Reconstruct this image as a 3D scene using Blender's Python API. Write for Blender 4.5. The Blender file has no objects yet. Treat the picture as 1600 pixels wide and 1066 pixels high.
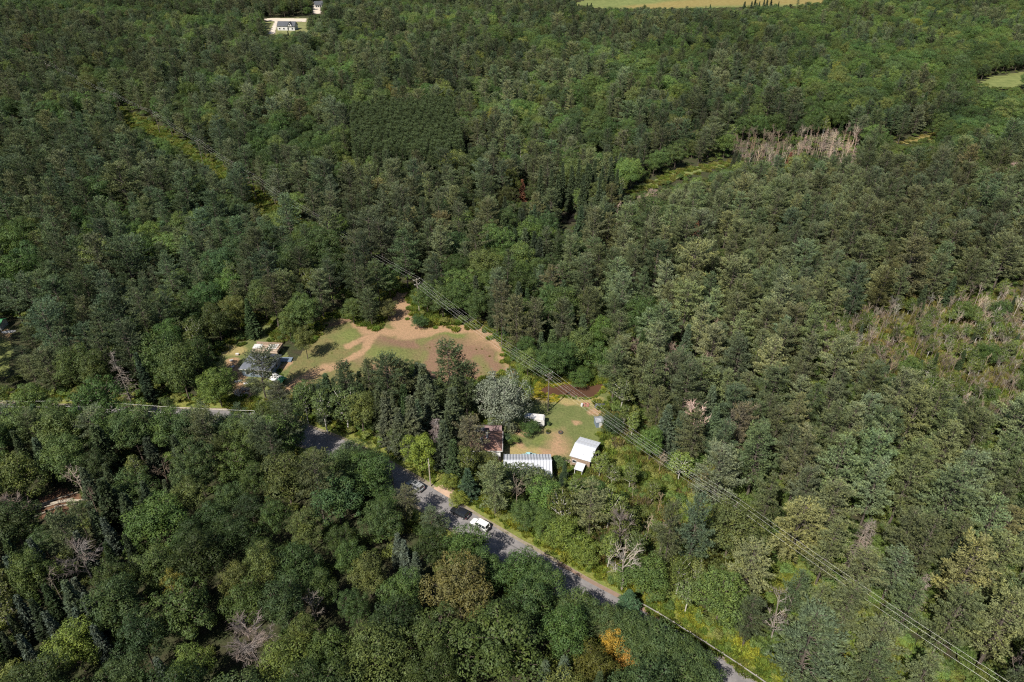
import bpy, math, random
import numpy as np
from mathutils import Vector, Matrix

# ------------------------------------------------------------------ camera, sky, sun, exposure
scene = bpy.context.scene
CAM_H, PITCH, FPX = 120.0, math.radians(33.0), 1100.0
cam_d = bpy.data.cameras.new('camera')
cam_d.sensor_width = 36.0
cam_d.lens = 36.0 * FPX / 1600.0
cam_d.clip_start = 1.0
cam_d.clip_end = 20000.0
cam = bpy.data.objects.new('camera', cam_d)
cam.location = (0, 0, CAM_H)
cam.rotation_euler = (math.pi / 2 - PITCH, 0, 0)
scene.collection.objects.link(cam)
scene.camera = cam

SUN_ELEV = math.radians(49.0)
SUN_FROM = Vector((-0.60, -0.80))            # the sun stands behind and to the left of the camera
world = bpy.data.worlds.new('World')
scene.world = world
world.use_nodes = True
wn = world.node_tree.nodes
sky = wn.new('ShaderNodeTexSky')
sky.sky_type = 'NISHITA'
sky.sun_disc = False
sky.sun_elevation = SUN_ELEV
sky.sun_rotation = math.atan2(SUN_FROM.x, SUN_FROM.y)
wn['Background'].inputs['Strength'].default_value = 0.07
world.node_tree.links.new(sky.outputs[0], wn['Background'].inputs['Color'])
sun_d = bpy.data.lights.new('sun', 'SUN')
sun_d.energy = 5.0
sun_d.angle = math.radians(0.53)
sun_d.color = (1.0, 0.95, 0.86)
sun = bpy.data.objects.new('sun', sun_d)
sdir = Vector((SUN_FROM.x * math.cos(SUN_ELEV), SUN_FROM.y * math.cos(SUN_ELEV), math.sin(SUN_ELEV)))
sun.rotation_euler = (-sdir).to_track_quat('-Z', 'Y').to_euler()
sun.location = (-80, -80, 200)
scene.collection.objects.link(sun)
scene.view_settings.view_transform = 'Standard'
scene.view_settings.look = 'None'
scene.view_settings.exposure = 0.74
scene.view_settings.gamma = 1.0
scene.view_settings.use_curve_mapping = False
scene.cycles.max_bounces = 4
scene.cycles.diffuse_bounces = 2
scene.cycles.transmission_bounces = 4
scene.cycles.transparent_max_bounces = 4
scene.cycles.filter_width = 1.2
scene.cycles.use_denoising = False

HAZE = 0.0
rng = np.random.default_rng(7)
random.seed(7)
R = math.radians
C = scene.collection
_s, _c = math.sin(PITCH), math.cos(PITCH)


def G(px, py, z=0.0):
    """point of the place, at height z, that the survey photograph shows at (px, py)"""
    u, v = (px - 800.0) / FPX, (py - 533.0) / FPX
    d = _s + v * _c
    h = CAM_H - z
    return (u / d * h, (_c - v * _s) / d * h)


def PX(x, y, z=0.0):
    h = CAM_H - z
    zc = y * _c + h * _s
    return 800 + FPX * x / zc, 533 - FPX * (y * _s - h * _c) / zc, FPX / zc


# ------------------------------------------------------------------ mesh helpers
class MB:
    """collects faces, builds ONE mesh"""
    def __init__(self):
        self.v, self.f, self.m, self.n = [], [], [], 0

    def add(self, verts, faces, mat=0):
        verts = np.asarray(verts, dtype=np.float64).reshape(-1, 3)
        faces = np.asarray(faces, dtype=np.int64)
        if faces.ndim == 1:
            faces = faces[None, :]
        self.v.append(verts)
        self.f.append(faces + self.n)
        self.m.append(np.full(len(faces), mat))
        self.n += len(verts)
        return self

    def merge(self, other, mat):
        off = self.n
        for v in other.v:
            self.v.append(v)
            self.n += len(v)
        for f in other.f:
            self.f.append(f + off)
            self.m.append(np.full(len(f), mat))

    def mesh(self, name, mats, smooth=False):
        me = bpy.data.meshes.new(name)
        V = np.concatenate(self.v)
        me.vertices.add(len(V))
        me.vertices.foreach_set('co', V.astype(np.float32).ravel())
        L = np.concatenate([f.ravel() for f in self.f])
        tot = np.concatenate([np.full(len(f), f.shape[1]) for f in self.f])
        st = np.concatenate([[0], np.cumsum(tot)[:-1]])
        me.loops.add(len(L))
        me.loops.foreach_set('vertex_index', L.astype(np.int32))
        me.polygons.add(len(tot))
        me.polygons.foreach_set('loop_start', st.astype(np.int32))
        me.polygons.foreach_set('loop_total', tot.astype(np.int32))
        me.polygons.foreach_set('material_index', np.concatenate(self.m).astype(np.int32))
        me.polygons.foreach_set('use_smooth', np.full(len(tot), smooth))
        for m in (mats if isinstance(mats, (list, tuple)) else [mats]):
            me.materials.append(m)
        me.update(calc_edges=True)
        me.validate()
        return me

    def obj(self, name, mats, parent=None, loc=None, smooth=False):
        o = bpy.data.objects.new(name, self.mesh(name, mats, smooth))
        C.objects.link(o)
        if parent is not None:
            o.parent = parent
        if loc is not None:
            o.location = loc
        return o

    # --- shapes
    def box(self, c, s, rz=0.0, mat=0, rx=0.0, ry=0.0, taper=1.0):
        x, y, z = s[0] / 2, s[1] / 2, s[2] / 2
        t = taper
        p = np.array([(-x, -y, -z), (x, -y, -z), (x, y, -z), (-x, y, -z), (-x * t, -y * t, z), (x * t, -y * t, z), (x * t, y * t, z), (-x * t, y * t, z)])
        if rx or ry or rz:
            m = np.array((Matrix.Rotation(rz, 3, 'Z') @ Matrix.Rotation(ry, 3, 'Y') @ Matrix.Rotation(rx, 3, 'X')))
            p = p @ m.T
        p = p + np.array(c)
        return self.add(p, [(0, 3, 2, 1), (4, 5, 6, 7), (0, 1, 5, 4), (1, 2, 6, 5), (2, 3, 7, 6), (3, 0, 4, 7)], mat)

    def tube(self, pts, rad, n=6, mat=0, cap=True):
        pts = np.asarray(pts, float)
        k = len(pts)
        rad = np.full(k, rad) if np.isscalar(rad) else np.asarray(rad, float)
        tan = np.gradient(pts, axis=0)
        tan /= np.linalg.norm(tan, axis=1)[:, None] + 1e-9
        ref = np.array([0, 0, 1.0]) if abs(tan[0][2]) < 0.9 else np.array([1.0, 0, 0])
        a = np.cross(tan, ref)
        a /= np.linalg.norm(a, axis=1)[:, None] + 1e-9
        b = np.cross(tan, a)
        th = np.arange(n) * 2 * np.pi / n
        V = pts[:, None, :] + rad[:, None, None] * (np.cos(th)[None, :, None] * a[:, None, :] + np.sin(th)[None, :, None] * b[:, None, :])
        F = []
        for i in range(k - 1):
            for j in range(n):
                j2 = (j + 1) % n
                F.append((i * n + j, i * n + j2, (i + 1) * n + j2, (i + 1) * n + j))
        self.add(V.reshape(-1, 3), F, mat)
        if cap and n >= 3:
            base = self.n
            self.add(V[-1], [tuple(range(n))], mat)
            self.add(V[0], [tuple(reversed(range(n)))], mat)
        return self

    def poly(self, pts, mat=0):
        return self.add(pts, [tuple(range(len(pts)))], mat)

    def slab(self, top, th, mat=0):
        """closed plate under a flat polygon"""
        top = np.asarray(top, float)
        nrm = np.cross(top[1] - top[0], top[2] - top[0])
        nrm /= np.linalg.norm(nrm)
        if nrm[2] < 0:
            top = top[::-1]
            nrm = -nrm
        k = len(top)
        V = np.concatenate([top, top - nrm * th])
        self.add(V, [tuple(range(k))], mat)
        self.add(V, [tuple(range(2 * k - 1, k - 1, -1))], mat)
        for i in range(k):
            j = (i + 1) % k
            self.add(V, [(i, k + i, k + j, j)], mat)
        return self


def tag(o, label=None, cat=None, group=None, kind=None):
    if label:
        o['label'] = label
    if cat:
        o['category'] = cat
    if group:
        o['group'] = group
    if kind:
        o['kind'] = kind
    return o


def empty(name, loc, rz=0.0):
    o = bpy.data.objects.new(name, None)
    o.empty_display_size = 0.5
    o.location = loc
    o.rotation_euler = (0, 0, rz)
    C.objects.link(o)
    return o


# ------------------------------------------------------------------ noise on the plane
_lat = np.random.default_rng(3).random((256, 256))


def vnoise(x, y):
    x = np.asarray(x, float)
    y = np.asarray(y, float)
    xi, yi = np.floor(x).astype(int), np.floor(y).astype(int)
    fx, fy = x - xi, y - yi
    fx, fy = fx * fx * (3 - 2 * fx), fy * fy * (3 - 2 * fy)
    a = _lat[xi % 256, yi % 256]
    b = _lat[(xi + 1) % 256, yi % 256]
    c = _lat[xi % 256, (yi + 1) % 256]
    d = _lat[(xi + 1) % 256, (yi + 1) % 256]
    return (a * (1 - fx) + b * fx) * (1 - fy) + (c * (1 - fx) + d * fx) * fy


def fbm(x, y, o=3):
    r, a, t = 0, 1.0, 0
    for i in range(o):
        r = r + a * vnoise(np.asarray(x) * 2 ** i + 17 * i, np.asarray(y) * 2 ** i + 5 * i)
        t += a
        a *= 0.5
    return r / t


def sstep(x, a, b):
    t = np.clip((x - a) / (b - a), 0, 1)
    return t * t * (3 - 2 * t)


def inpoly(x, y, poly):
    x = np.asarray(x, float)
    y = np.asarray(y, float)
    r = np.zeros(x.shape, bool)
    n = len(poly)
    for i in range(n):
        x1, y1 = poly[i]
        x2, y2 = poly[(i + 1) % n]
        if y1 == y2:
            continue
        c = ((y1 > y) != (y2 > y)) & (x < (x2 - x1) * (y - y1) / (y2 - y1) + x1)
        r ^= c
    return r


def pdist(x, y, line, closed=False):
    """distance to a polyline"""
    x = np.asarray(x, float)
    y = np.asarray(y, float)
    d = np.full(x.shape, 1e9)
    pts = list(line) + ([line[0]] if closed else [])
    for (x1, y1), (x2, y2) in zip(pts[:-1], pts[1:]):
        dx, dy = x2 - x1, y2 - y1
        t = np.clip(((x - x1) * dx + (y - y1) * dy) / (dx * dx + dy * dy + 1e-9), 0, 1)
        d = np.minimum(d, np.hypot(x - x1 - t * dx, y - y1 - t * dy))
    return d


def gpoly(pl, z=0.0):
    return [G(a, b, z) for a, b in pl]


# ------------------------------------------------------------------ materials
def new_mat(name):
    m = bpy.data.materials.new(name)
    m.use_nodes = True
    nt = m.node_tree
    for n in list(nt.nodes):
        nt.nodes.remove(n)
    out = nt.nodes.new('ShaderNodeOutputMaterial')
    return m, nt, out


def nd(nt, t, **kw):
    n = nt.nodes.new(t)
    for k, v in kw.items():
        setattr(n, k, v)
    return n


def mixc(nt, fac, a, b, blend='MIX'):
    n = nd(nt, 'ShaderNodeMix', data_type='RGBA', blend_type=blend)
    for sock, val in ((n.inputs[0], fac), (n.inputs[6], a), (n.inputs[7], b)):
        if isinstance(val, bpy.types.NodeSocket):
            nt.links.new(val, sock)
        elif isinstance(val, (int, float)):
            sock.default_value = val
        else:
            sock.default_value = (*val[:3], 1)
    return n.outputs[2]


def noise_fac(nt, scale, lo=0.35, hi=0.65, detail=4.0, coord='Object', rough=0.55):
    tc = nd(nt, 'ShaderNodeTexCoord')
    nz = nd(nt, 'ShaderNodeTexNoise')
    nz.inputs['Scale'].default_value = scale
    nz.inputs['Detail'].default_value = detail
    nz.inputs['Roughness'].default_value = rough
    nt.links.new(tc.outputs[coord], nz.inputs['Vector'])
    mr = nd(nt, 'ShaderNodeMapRange')
    mr.inputs[1].default_value = lo
    mr.inputs[2].default_value = hi
    nt.links.new(nz.outputs[0], mr.inputs[0])
    return mr.outputs[0]


def surf(name, a, b=None, scale=3.0, rough=0.8, metal=0.0, spec=0.3, bump=0.0, bscale=20.0, lo=0.35, hi=0.65):
    """plain two-tone weathered surface"""
    m, nt, out = new_mat(name)
    p = nd(nt, 'ShaderNodeBsdfPrincipled')
    p.inputs['Roughness'].default_value = rough
    p.inputs['Metallic'].default_value = metal
    p.inputs['Specular IOR Level'].default_value = spec
    if b is None:
        b = tuple(x * 0.75 for x in a)
    nt.links.new(mixc(nt, noise_fac(nt, scale, lo, hi), a, b), p.inputs['Base Color'])
    if bump:
        bp = nd(nt, 'ShaderNodeBump')
        bp.inputs['Strength'].default_value = bump
        bp.inputs['Distance'].default_value = 0.1
        nt.links.new(noise_fac(nt, bscale, 0, 1), bp.inputs['Height'])
        nt.links.new(bp.outputs[0], p.inputs['Normal'])
    nt.links.new(p.outputs[0], out.inputs[0])
    return m


def leaf_mat(name, trans=0.25, vary=0.45, gloss=0.0, nscale=0.5, tip=None):
    """foliage: the colour of each plant comes from its own tint, varied from leaf to leaf and bough to bough"""
    m, nt, out = new_mat(name)
    at = nd(nt, 'ShaderNodeAttribute', attribute_type='INSTANCER', attribute_name='tint')
    geo = nd(nt, 'ShaderNodeNewGeometry')
    mr = nd(nt, 'ShaderNodeMapRange')
    mr.inputs[3].default_value = 1 - vary
    mr.inputs[4].default_value = 1 + vary
    nt.links.new(geo.outputs['Random Per Island'], mr.inputs[0])
    mul = nd(nt, 'ShaderNodeVectorMath', operation='SCALE')
    nt.links.new(at.outputs['Vector'], mul.inputs[0])
    nt.links.new(mr.outputs[0], mul.inputs[3])
    col = mul.outputs[0]
    warm = nd(nt, 'ShaderNodeVectorMath', operation='MULTIPLY')
    nt.links.new(col, warm.inputs[0])
    warm.inputs[1].default_value = tip or (1.35, 1.12, 0.7)
    col = mixc(nt, noise_fac(nt, nscale, 0.42, 0.68, 2.0), col, warm.outputs[0])
    d = nd(nt, 'ShaderNodeBsdfPrincipled')
    d.inputs['Roughness'].default_value = 0.6
    d.inputs['Specular IOR Level'].default_value = gloss
    nt.links.new(col, d.inputs['Base Color'])
    sh = d.outputs[0]
    if trans > 0:
        t = nd(nt, 'ShaderNodeBsdfTranslucent')
        tb = nd(nt, 'ShaderNodeVectorMath', operation='MULTIPLY')
        nt.links.new(col, tb.inputs[0])
        tb.inputs[1].default_value = (1.2, 1.35, 0.5)
        nt.links.new(tb.outputs[0], t.inputs[0])
        mx = nd(nt, 'ShaderNodeMixShader')
        mx.inputs[0].default_value = trans
        nt.links.new(sh, mx.inputs[1])
        nt.links.new(t.outputs[0], mx.inputs[2])
        sh = mx.outputs[0]
    nt.links.new(sh, out.inputs[0])
    return m


def ground_mat(name, base, layers, fine=1.6, bump=0.5):
    """soil and turf: layers = [(attribute, colour a, colour b)], each weight broken up by noise"""
    m, nt, out = new_mat(name)
    p = nd(nt, 'ShaderNodeBsdfPrincipled')
    p.inputs['Roughness'].default_value = 0.95
    p.inputs['Specular IOR Level'].default_value = 0.1
    n1 = noise_fac(nt, 0.35, 0.35, 0.65, 5.0)
    n2 = noise_fac(nt, fine, 0.3, 0.7, 6.0, rough=0.7)
    n3 = noise_fac(nt, 0.9, 0.2, 0.8, 8.0, rough=0.75)
    col = mixc(nt, n1, *base)
    for attr, a, b in layers:
        at = nd(nt, 'ShaderNodeAttribute', attribute_type='GEOMETRY', attribute_name=attr)
        mm = nd(nt, 'ShaderNodeMath', operation='MULTIPLY_ADD')
        nt.links.new(n3, mm.inputs[0])
        mm.inputs[1].default_value = 1.1
        mm.inputs[2].default_value = 0.45
        mw = nd(nt, 'ShaderNodeMath', operation='MULTIPLY')
        nt.links.new(mm.outputs[0], mw.inputs[0])
        nt.links.new(at.outputs['Fac'], mw.inputs[1])
        mr = nd(nt, 'ShaderNodeMapRange')
        mr.inputs[1].default_value = 0.15
        mr.inputs[2].default_value = 1.05
        nt.links.new(mw.outputs[0], mr.inputs[0])
        col = mixc(nt, mr.outputs[0], col, mixc(nt, n2, a, b))
    sc = mixc(nt, n2, (0.72, 0.72, 0.72), (1.25, 1.25, 1.25))
    col = mixc(nt, 1.0, col, sc, 'MULTIPLY')
    nt.links.new(col, p.inputs['Base Color'])
    bp = nd(nt, 'ShaderNodeBump')
    bp.inputs['Strength'].default_value = bump
    bp.inputs['Distance'].default_value = 0.25
    nt.links.new(n2, bp.inputs['Height'])
    nt.links.new(bp.outputs[0], p.inputs['Normal'])
    nt.links.new(p.outputs[0], out.inputs[0])
    return m


def glass_mat(name, col=(0.02, 0.025, 0.03)):
    m, nt, out = new_mat(name)
    p = nd(nt, 'ShaderNodeBsdfPrincipled')
    p.inputs['Base Color'].default_value = (*col, 1)
    p.inputs['Roughness'].default_value = 0.06
    p.inputs['Specular IOR Level'].default_value = 0.6
    nt.links.new(p.outputs[0], out.inputs[0])
    return m


M = {}
M['needle'] = leaf_mat('pine_needles', 0.08, 0.5, 0.12, 0.55, (1.18, 1.10, 0.80))
M['spruce'] = leaf_mat('spruce_needles', 0.08, 0.45, 0.12, 0.6, (1.15, 1.1, 0.85))
M['leaf'] = leaf_mat('broad_leaves', 0.14, 0.36, 0.2, 0.45, (1.26, 1.12, 0.74))
M['weed'] = leaf_mat('weed_leaves', 0.25, 0.35, 0.05, 0.6, (1.3, 1.05, 0.7))
M['dead'] = leaf_mat('dead_wood', 0.0, 0.25, 0.05, 0.5, (1.12, 1.0, 0.9))
M['bark'] = surf('bark', (0.13, 0.10, 0.078), (0.07, 0.055, 0.042), 2.5, 0.9, bump=0.6)
M['bark_pine'] = surf('pine_bark', (0.115, 0.092, 0.074), (0.066, 0.054, 0.044), 2.0, 0.9, bump=0.6)
M['bark_birch'] = surf('birch_bark', (0.50, 0.47, 0.42), (0.26, 0.24, 0.21), 2.2, 0.8, lo=0.45, hi=0.7)
M['asphalt'] = surf('old_asphalt', (0.195, 0.180, 0.177), (0.140, 0.131, 0.130), 0.6, 0.9, bump=0.3, bscale=6)
M['patch'] = surf('asphalt_patch', (0.095, 0.09, 0.09), (0.125, 0.118, 0.115), 1.2, 0.9)
M['gravel'] = surf('gravel_shoulder', (0.25, 0.20, 0.155), (0.17, 0.15, 0.10), 1.2, 0.95, bump=0.5, bscale=8)
M['redgravel'] = surf('red_gravel', (0.22, 0.145, 0.105), (0.18, 0.13, 0.10), 1.0, 0.95, bump=0.5, bscale=8)
M['white_metal'] = surf('white_metal_roof', (0.47, 0.485, 0.52), (0.35, 0.345, 0.35), 0.9, 0.45, 0.0, 0.4, lo=0.45, hi=0.8)
M['seam'] = surf('shade_grey_seam', (0.34, 0.35, 0.38), (0.28, 0.29, 0.32), 0.7, 0.5, 0.3)  # rib grey: the shadow along each roof seam put into the colour
M['white_paint'] = surf('white_paint', (0.54, 0.53, 0.51), (0.43, 0.42, 0.40), 0.9, 0.6)
M['grey_metal'] = surf('dull_grey_metal', (0.35, 0.36, 0.38), (0.25, 0.26, 0.28), 1.2, 0.5, 0.3)
M['dark_metal'] = surf('dark_metal', (0.05, 0.05, 0.055), (0.08, 0.08, 0.085), 2, 0.5)
M['shingle_brown'] = surf('brown_shingles', (0.23, 0.125, 0.095), (0.16, 0.092, 0.072), 1.3, 0.9, bump=0.4, bscale=9)
M['shingle_purple'] = surf('purple_brown_shingles', (0.20, 0.135, 0.13), (0.15, 0.10, 0.10), 1.3, 0.9, bump=0.4, bscale=9)
M['shingle_grey'] = surf('grey_shingles', (0.115, 0.125, 0.145), (0.085, 0.093, 0.11), 0.8, 0.9, bump=0.4, bscale=9)
M['shingle_dark'] = surf('dark_roofing', (0.075, 0.08, 0.09), (0.055, 0.058, 0.066), 0.8, 0.85)
M['wood'] = surf('weathered_wood', (0.30, 0.22, 0.16), (0.20, 0.145, 0.105), 2.5, 0.85, bump=0.3)
M['new_wood'] = surf('fresh_boards', (0.42, 0.34, 0.26), (0.33, 0.26, 0.20), 1.6, 0.8)
M['pole_wood'] = surf('pole_wood', (0.17, 0.14, 0.115), (0.11, 0.09, 0.075), 3, 0.9)
M['pole_pale'] = surf('pale_pole_wood', (0.36, 0.31, 0.25), (0.26, 0.22, 0.17), 3, 0.9)
M['brick'] = surf('red_brick', (0.34, 0.14, 0.10), (0.24, 0.10, 0.075), 4, 0.9)
M['siding'] = surf('cream_siding', (0.44, 0.42, 0.38), (0.37, 0.35, 0.31), 1.0, 0.7)
M['glass'] = glass_mat('window_glass')
M['tyre'] = surf('tyre_rubber', (0.03, 0.03, 0.03), (0.05, 0.05, 0.048), 4, 0.9)
M['tarp_green'] = surf('green_tarp', (0.05, 0.20, 0.085), (0.04, 0.15, 0.065), 1.2, 0.6)
M['tarp_blue'] = surf('blue_grey_tarp', (0.16, 0.20, 0.24), (0.12, 0.15, 0.19), 1.2, 0.6)
M['cable'] = surf('bare_cable', (0.50, 0.49, 0.46), (0.42, 0.41, 0.38), 1.0, 0.4, 0.2)
M['ceramic'] = surf('insulator', (0.55, 0.55, 0.55), (0.45, 0.45, 0.45), 2.0, 0.3)


M['dull_rail'] = surf('weathered_rail', (0.20, 0.19, 0.17), (0.14, 0.13, 0.12), 1.2, 0.6, 0.2)


def paint(name, col, rough=0.25, metal=0.0):
    m, nt, out = new_mat(name)
    p = nd(nt, 'ShaderNodeBsdfPrincipled')
    p.inputs['Base Color'].default_value = (*col, 1)
    p.inputs['Roughness'].default_value = rough
    p.inputs['Metallic'].default_value = metal
    p.inputs['Coat Weight'].default_value = 0.5
    p.inputs['Coat Roughness'].default_value = 0.08
    nt.links.new(p.outputs[0], out.inputs[0])
    return m


# ------------------------------------------------------------------ terrain
gx = np.unique(np.concatenate([np.linspace(-9000, -800, 14), np.arange(-800, 801, 10.0), np.linspace(800, 9000, 14)]))
gy = np.unique(np.concatenate([np.linspace(-6000, -100, 8), np.arange(-100, 1301, 10.0), np.linspace(1300, 14000, 16)]))


def raw_h(x, y):
    rise = sstep(np.asarray(y, float), 270, 460)
    return rise * 7.0 * (fbm(np.asarray(x) / 190.0 + 3.3, np.asarray(y) / 210.0 + 1.7, 2) - 0.5)


GXX, GYY = np.meshgrid(gx, gy)
GZ = raw_h(GXX, GYY)


def hgt(x, y):
    x = np.asarray(x, float)
    y = np.asarray(y, float)
    i = np.clip(np.searchsorted(gx, x) - 1, 0, len(gx) - 2)
    j = np.clip(np.searchsorted(gy, y) - 1, 0, len(gy) - 2)
    fx = (x - gx[i]) / (gx[i + 1] - gx[i])
    fy = (y - gy[j]) / (gy[j + 1] - gy[j])
    return (GZ[j, i] * (1 - fx) + GZ[j, i + 1] * fx) * (1 - fy) + (GZ[j + 1, i] * (1 - fx) + GZ[j + 1, i + 1] * fx) * fy


def grid_faces(nx, ny):
    a = np.arange((ny - 1) * nx).reshape(ny - 1, nx)[:, :-1].ravel()
    return np.stack([a, a + 1, a + 1 + nx, a + nx], 1)


M['floor'] = ground_mat('forest_floor', ((0.050, 0.042, 0.026), (0.040, 0.052, 0.020)), [], 1.1, 0.8)
g = MB().add(np.stack([GXX.ravel(), GYY.ravel(), GZ.ravel()], 1), grid_faces(len(gx), len(gy)))
tag(g.obj('ground', M['floor'], smooth=True), kind='structure')


# ------------------------------------------------------------------ traced outlines (survey pixels)
ROAD_PX = [(-60, 640), (0, 642), (200, 648), (380, 655), (440, 667), (485, 684), (540, 706), (611, 744), (678, 785), (757, 836), (848, 890), (939, 942), (1000, 975), (1062, 1014), (1140, 1066), (1230, 1130)]
ROAD = [G(*p) for p in ROAD_PX]


def smooth_line(pts, step=2.0):
    pts = np.array(pts, float)
    out = []
    P = np.concatenate([[2 * pts[0] - pts[1]], pts, [2 * pts[-1] - pts[-2]]])
    for i in range(1, len(P) - 2):
        n = max(2, int(np.linalg.norm(P[i + 1] - P[i]) / step))
        for k in range(n):
            t = k / n
            out.append(0.5 * ((2 * P[i]) + (-P[i - 1] + P[i + 1]) * t + (2 * P[i - 1] - 5 * P[i] + 4 * P[i + 1] - P[i + 2]) * t * t + (-P[i - 1] + 3 * P[i] - 3 * P[i + 1] + P[i + 2]) * t ** 3))
    out.append(pts[-1])
    return np.array(out)


RL = smooth_line(ROAD, 1.5)
RLs = [tuple(p) for p in smooth_line(ROAD, 6.0)]
FIELD_PX = [(430, 612), (452, 578), (488, 524), (508, 496), (545, 488), (575, 512), (592, 512), (604, 478), (606, 450), (640, 452), (648, 488), (668, 506), (720, 508), (766, 510), (792, 548), (812, 588), (770, 598), (700, 612), (640, 606), (560, 612), (470, 622)]
LAWN_PX = [(735, 668), (760, 650), (815, 625), (835, 590), (880, 590), (950, 590), (960, 620), (945, 640), (948, 690), (930, 735), (890, 742), (860, 730), (785, 745), (730, 730)]
YARD_PX = [(320, 575), (345, 540), (385, 530), (395, 500), (425, 500), (440, 540), (470, 575), (480, 605), (440, 640), (380, 640), (330, 610)]
POND_PX = [(838, 611), (845, 604), (858, 600), (868, 603), (882, 598), (905, 602), (925, 601), (947, 596), (943, 606), (936, 614), (928, 621), (910, 622), (895, 621), (880, 618), (868, 620), (852, 617)]
FIELD, LAWN, YARD, POND = map(gpoly, (FIELD_PX, LAWN_PX, YARD_PX, POND_PX))


def sheet(name, poly, res, z, mat, attrs, wob=0.8, hole=None, bump=None, far=0.0, warp=1.6):
    P = np.array(poly)
    x0, y0 = P.min(0) - 1
    x1, y1 = P.max(0) + 1
    xs, ys = np.arange(x0, x1, res), np.arange(y0, y1, res)
    X, Y = np.meshgrid(xs, ys)
    wx = X + wob * 2 * (fbm(X / 2.5, Y / 2.5) - 0.5)
    wy = Y + wob * 2 * (fbm(X / 2.5 + 40, Y / 2.5 + 9) - 0.5)
    ins = inpoly(wx, wy, poly)
    if hole is not None:
        ins &= ~hole(wx, wy)
    nx, ny = len(xs), len(ys)
    cell = ins[:-1, :-1] & ins[1:, :-1] & ins[:-1, 1:] & ins[1:, 1:]
    idx = np.arange(nx * ny).reshape(ny, nx)
    q = np.stack([idx[:-1, :-1][cell], idx[:-1, 1:][cell], idx[1:, 1:][cell], idx[1:, :-1][cell]], 1)
    used = np.unique(q)
    remap = np.full(nx * ny, -1)
    remap[used] = np.arange(len(used))
    Z = hgt(X, Y) + z + far
    if bump is not None:
        Z = Z + bump(X, Y)
    V = np.stack([X.ravel(), Y.ravel(), Z.ravel()], 1)[used]
    o = MB().add(V, remap[q]).obj(name, mat, smooth=True)
    for k, fn in attrs.items():
        a = o.data.attributes.new(k, 'FLOAT', 'POINT')
        ax = V[:, 0] + warp * 2 * (fbm(V[:, 0] / 3.5 + 7, V[:, 1] / 3.5) - 0.5)
        ay = V[:, 1] + warp * 2 * (fbm(V[:, 0] / 3.5 + 70, V[:, 1] / 3.5 + 20) - 0.5)
        a.data.foreach_set('value', np.clip(fn(ax, ay), 0, 1).astype(np.float32))
    return tag(o, kind='structure')


def stroke(px, w, soft):
    L = gpoly(px)
    return lambda x, y: 1 - sstep(pdist(x, y, L), w, w + soft)


def blob(px, soft):
    L = gpoly(px)
    def f(x, y):
        d = pdist(x, y, L, True)
        return np.where(inpoly(x, y, L), 0.5 + 0.5 * np.clip(d / soft, 0, 1), 0.5 - 0.5 * np.clip(d / soft, 0, 1))
    return f


def anyof(*fs):
    return lambda x, y: np.max([f(x, y) for f in fs], axis=0)


GRASS = ((0.125, 0.135, 0.050), (0.100, 0.118, 0.040))
LUSH = ((0.112, 0.136, 0.040), (0.138, 0.150, 0.048))
TAN = ((0.34, 0.22, 0.13), (0.27, 0.165, 0.098))
BROWN = ((0.205, 0.118, 0.080), (0.165, 0.108, 0.068))
M['field'] = ground_mat('field_soil', ((0.155, 0.128, 0.055), (0.120, 0.122, 0.046)), [('brown', *BROWN), ('lush', *LUSH), ('tan', *TAN)])
M['lawn'] = ground_mat('lawn_turf', GRASS, [('lush', *LUSH), ('tan', *TAN), ('straw', (0.30, 0.24, 0.10), (0.24, 0.19, 0.085))])
fattr = {
    'brown': anyof(blob([(640, 520), (700, 530), (760, 530), (800, 560), (806, 590), (720, 610), (640, 600), (632, 570), (655, 545)], 5),
                   stroke([(640, 540), (600, 535), (575, 530)], 1.0, 4), stroke([(520, 505), (548, 498)], 1.0, 2.5), stroke([(560, 560), (620, 590)], 0.5, 3)),
    'lush': anyof(blob([(560, 560), (582, 535), (600, 540), (648, 555), (650, 568), (610, 565), (570, 568)], 4), blob([(522, 540), (530, 518), (555, 510), (572, 522), (560, 532), (535, 540)], 3),
                  blob([(512, 505), (528, 492), (546, 490), (548, 494), (525, 502)], 2), stroke([(676, 518), (700, 519), (716, 524)], 1.2, 2.0), (lambda f: (lambda x, y: 0.75 * f(x, y)))(anyof(stroke([(660, 555), (648, 585)], 0.2, 3.0), stroke([(748, 560), (762, 582)], 0.1, 3.2), stroke([(655, 535), (675, 528)], 0.1, 2.5), stroke([(775, 552), (790, 572)], 0.1, 2.2)))),
    'tan': anyof(stroke([(622, 452), (629, 485), (636, 508), (640, 519)], 3.8, 2.4), stroke([(640, 521), (600, 520), (580, 518), (560, 508)], 1.5, 2.0), stroke([(640, 520), (668, 520), (690, 512), (730, 514), (765, 517)], 1.6, 2.5),
                 stroke([(585, 525), (560, 533), (540, 542)], 0.7, 1.4), stroke([(583, 527), (566, 548), (545, 562), (520, 578)], 0.6, 1.3), blob([(735, 520), (762, 512), (775, 525), (760, 538), (735, 535)], 4),
                 stroke([(765, 530), (785, 552), (800, 575)], 0.4, 3.0), stroke([(462, 598), (490, 582), (520, 572)], 0.3, 3.5), stroke([(450, 608), (480, 600)], 0.8, 2)),
}
sheet('dirt_field', FIELD, 0.6, 0.02, M['field'], fattr,
      bump=lambda x, y: 0.9 * np.exp(-((x - G(605, 552)[0]) ** 2 / 60 + (y - G(605, 552)[1]) ** 2 / 40)) + 0.5 * np.exp(-((x - G(545, 522)[0]) ** 2 / 40 + (y - G(545, 522)[1]) ** 2 / 30)))
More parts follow.
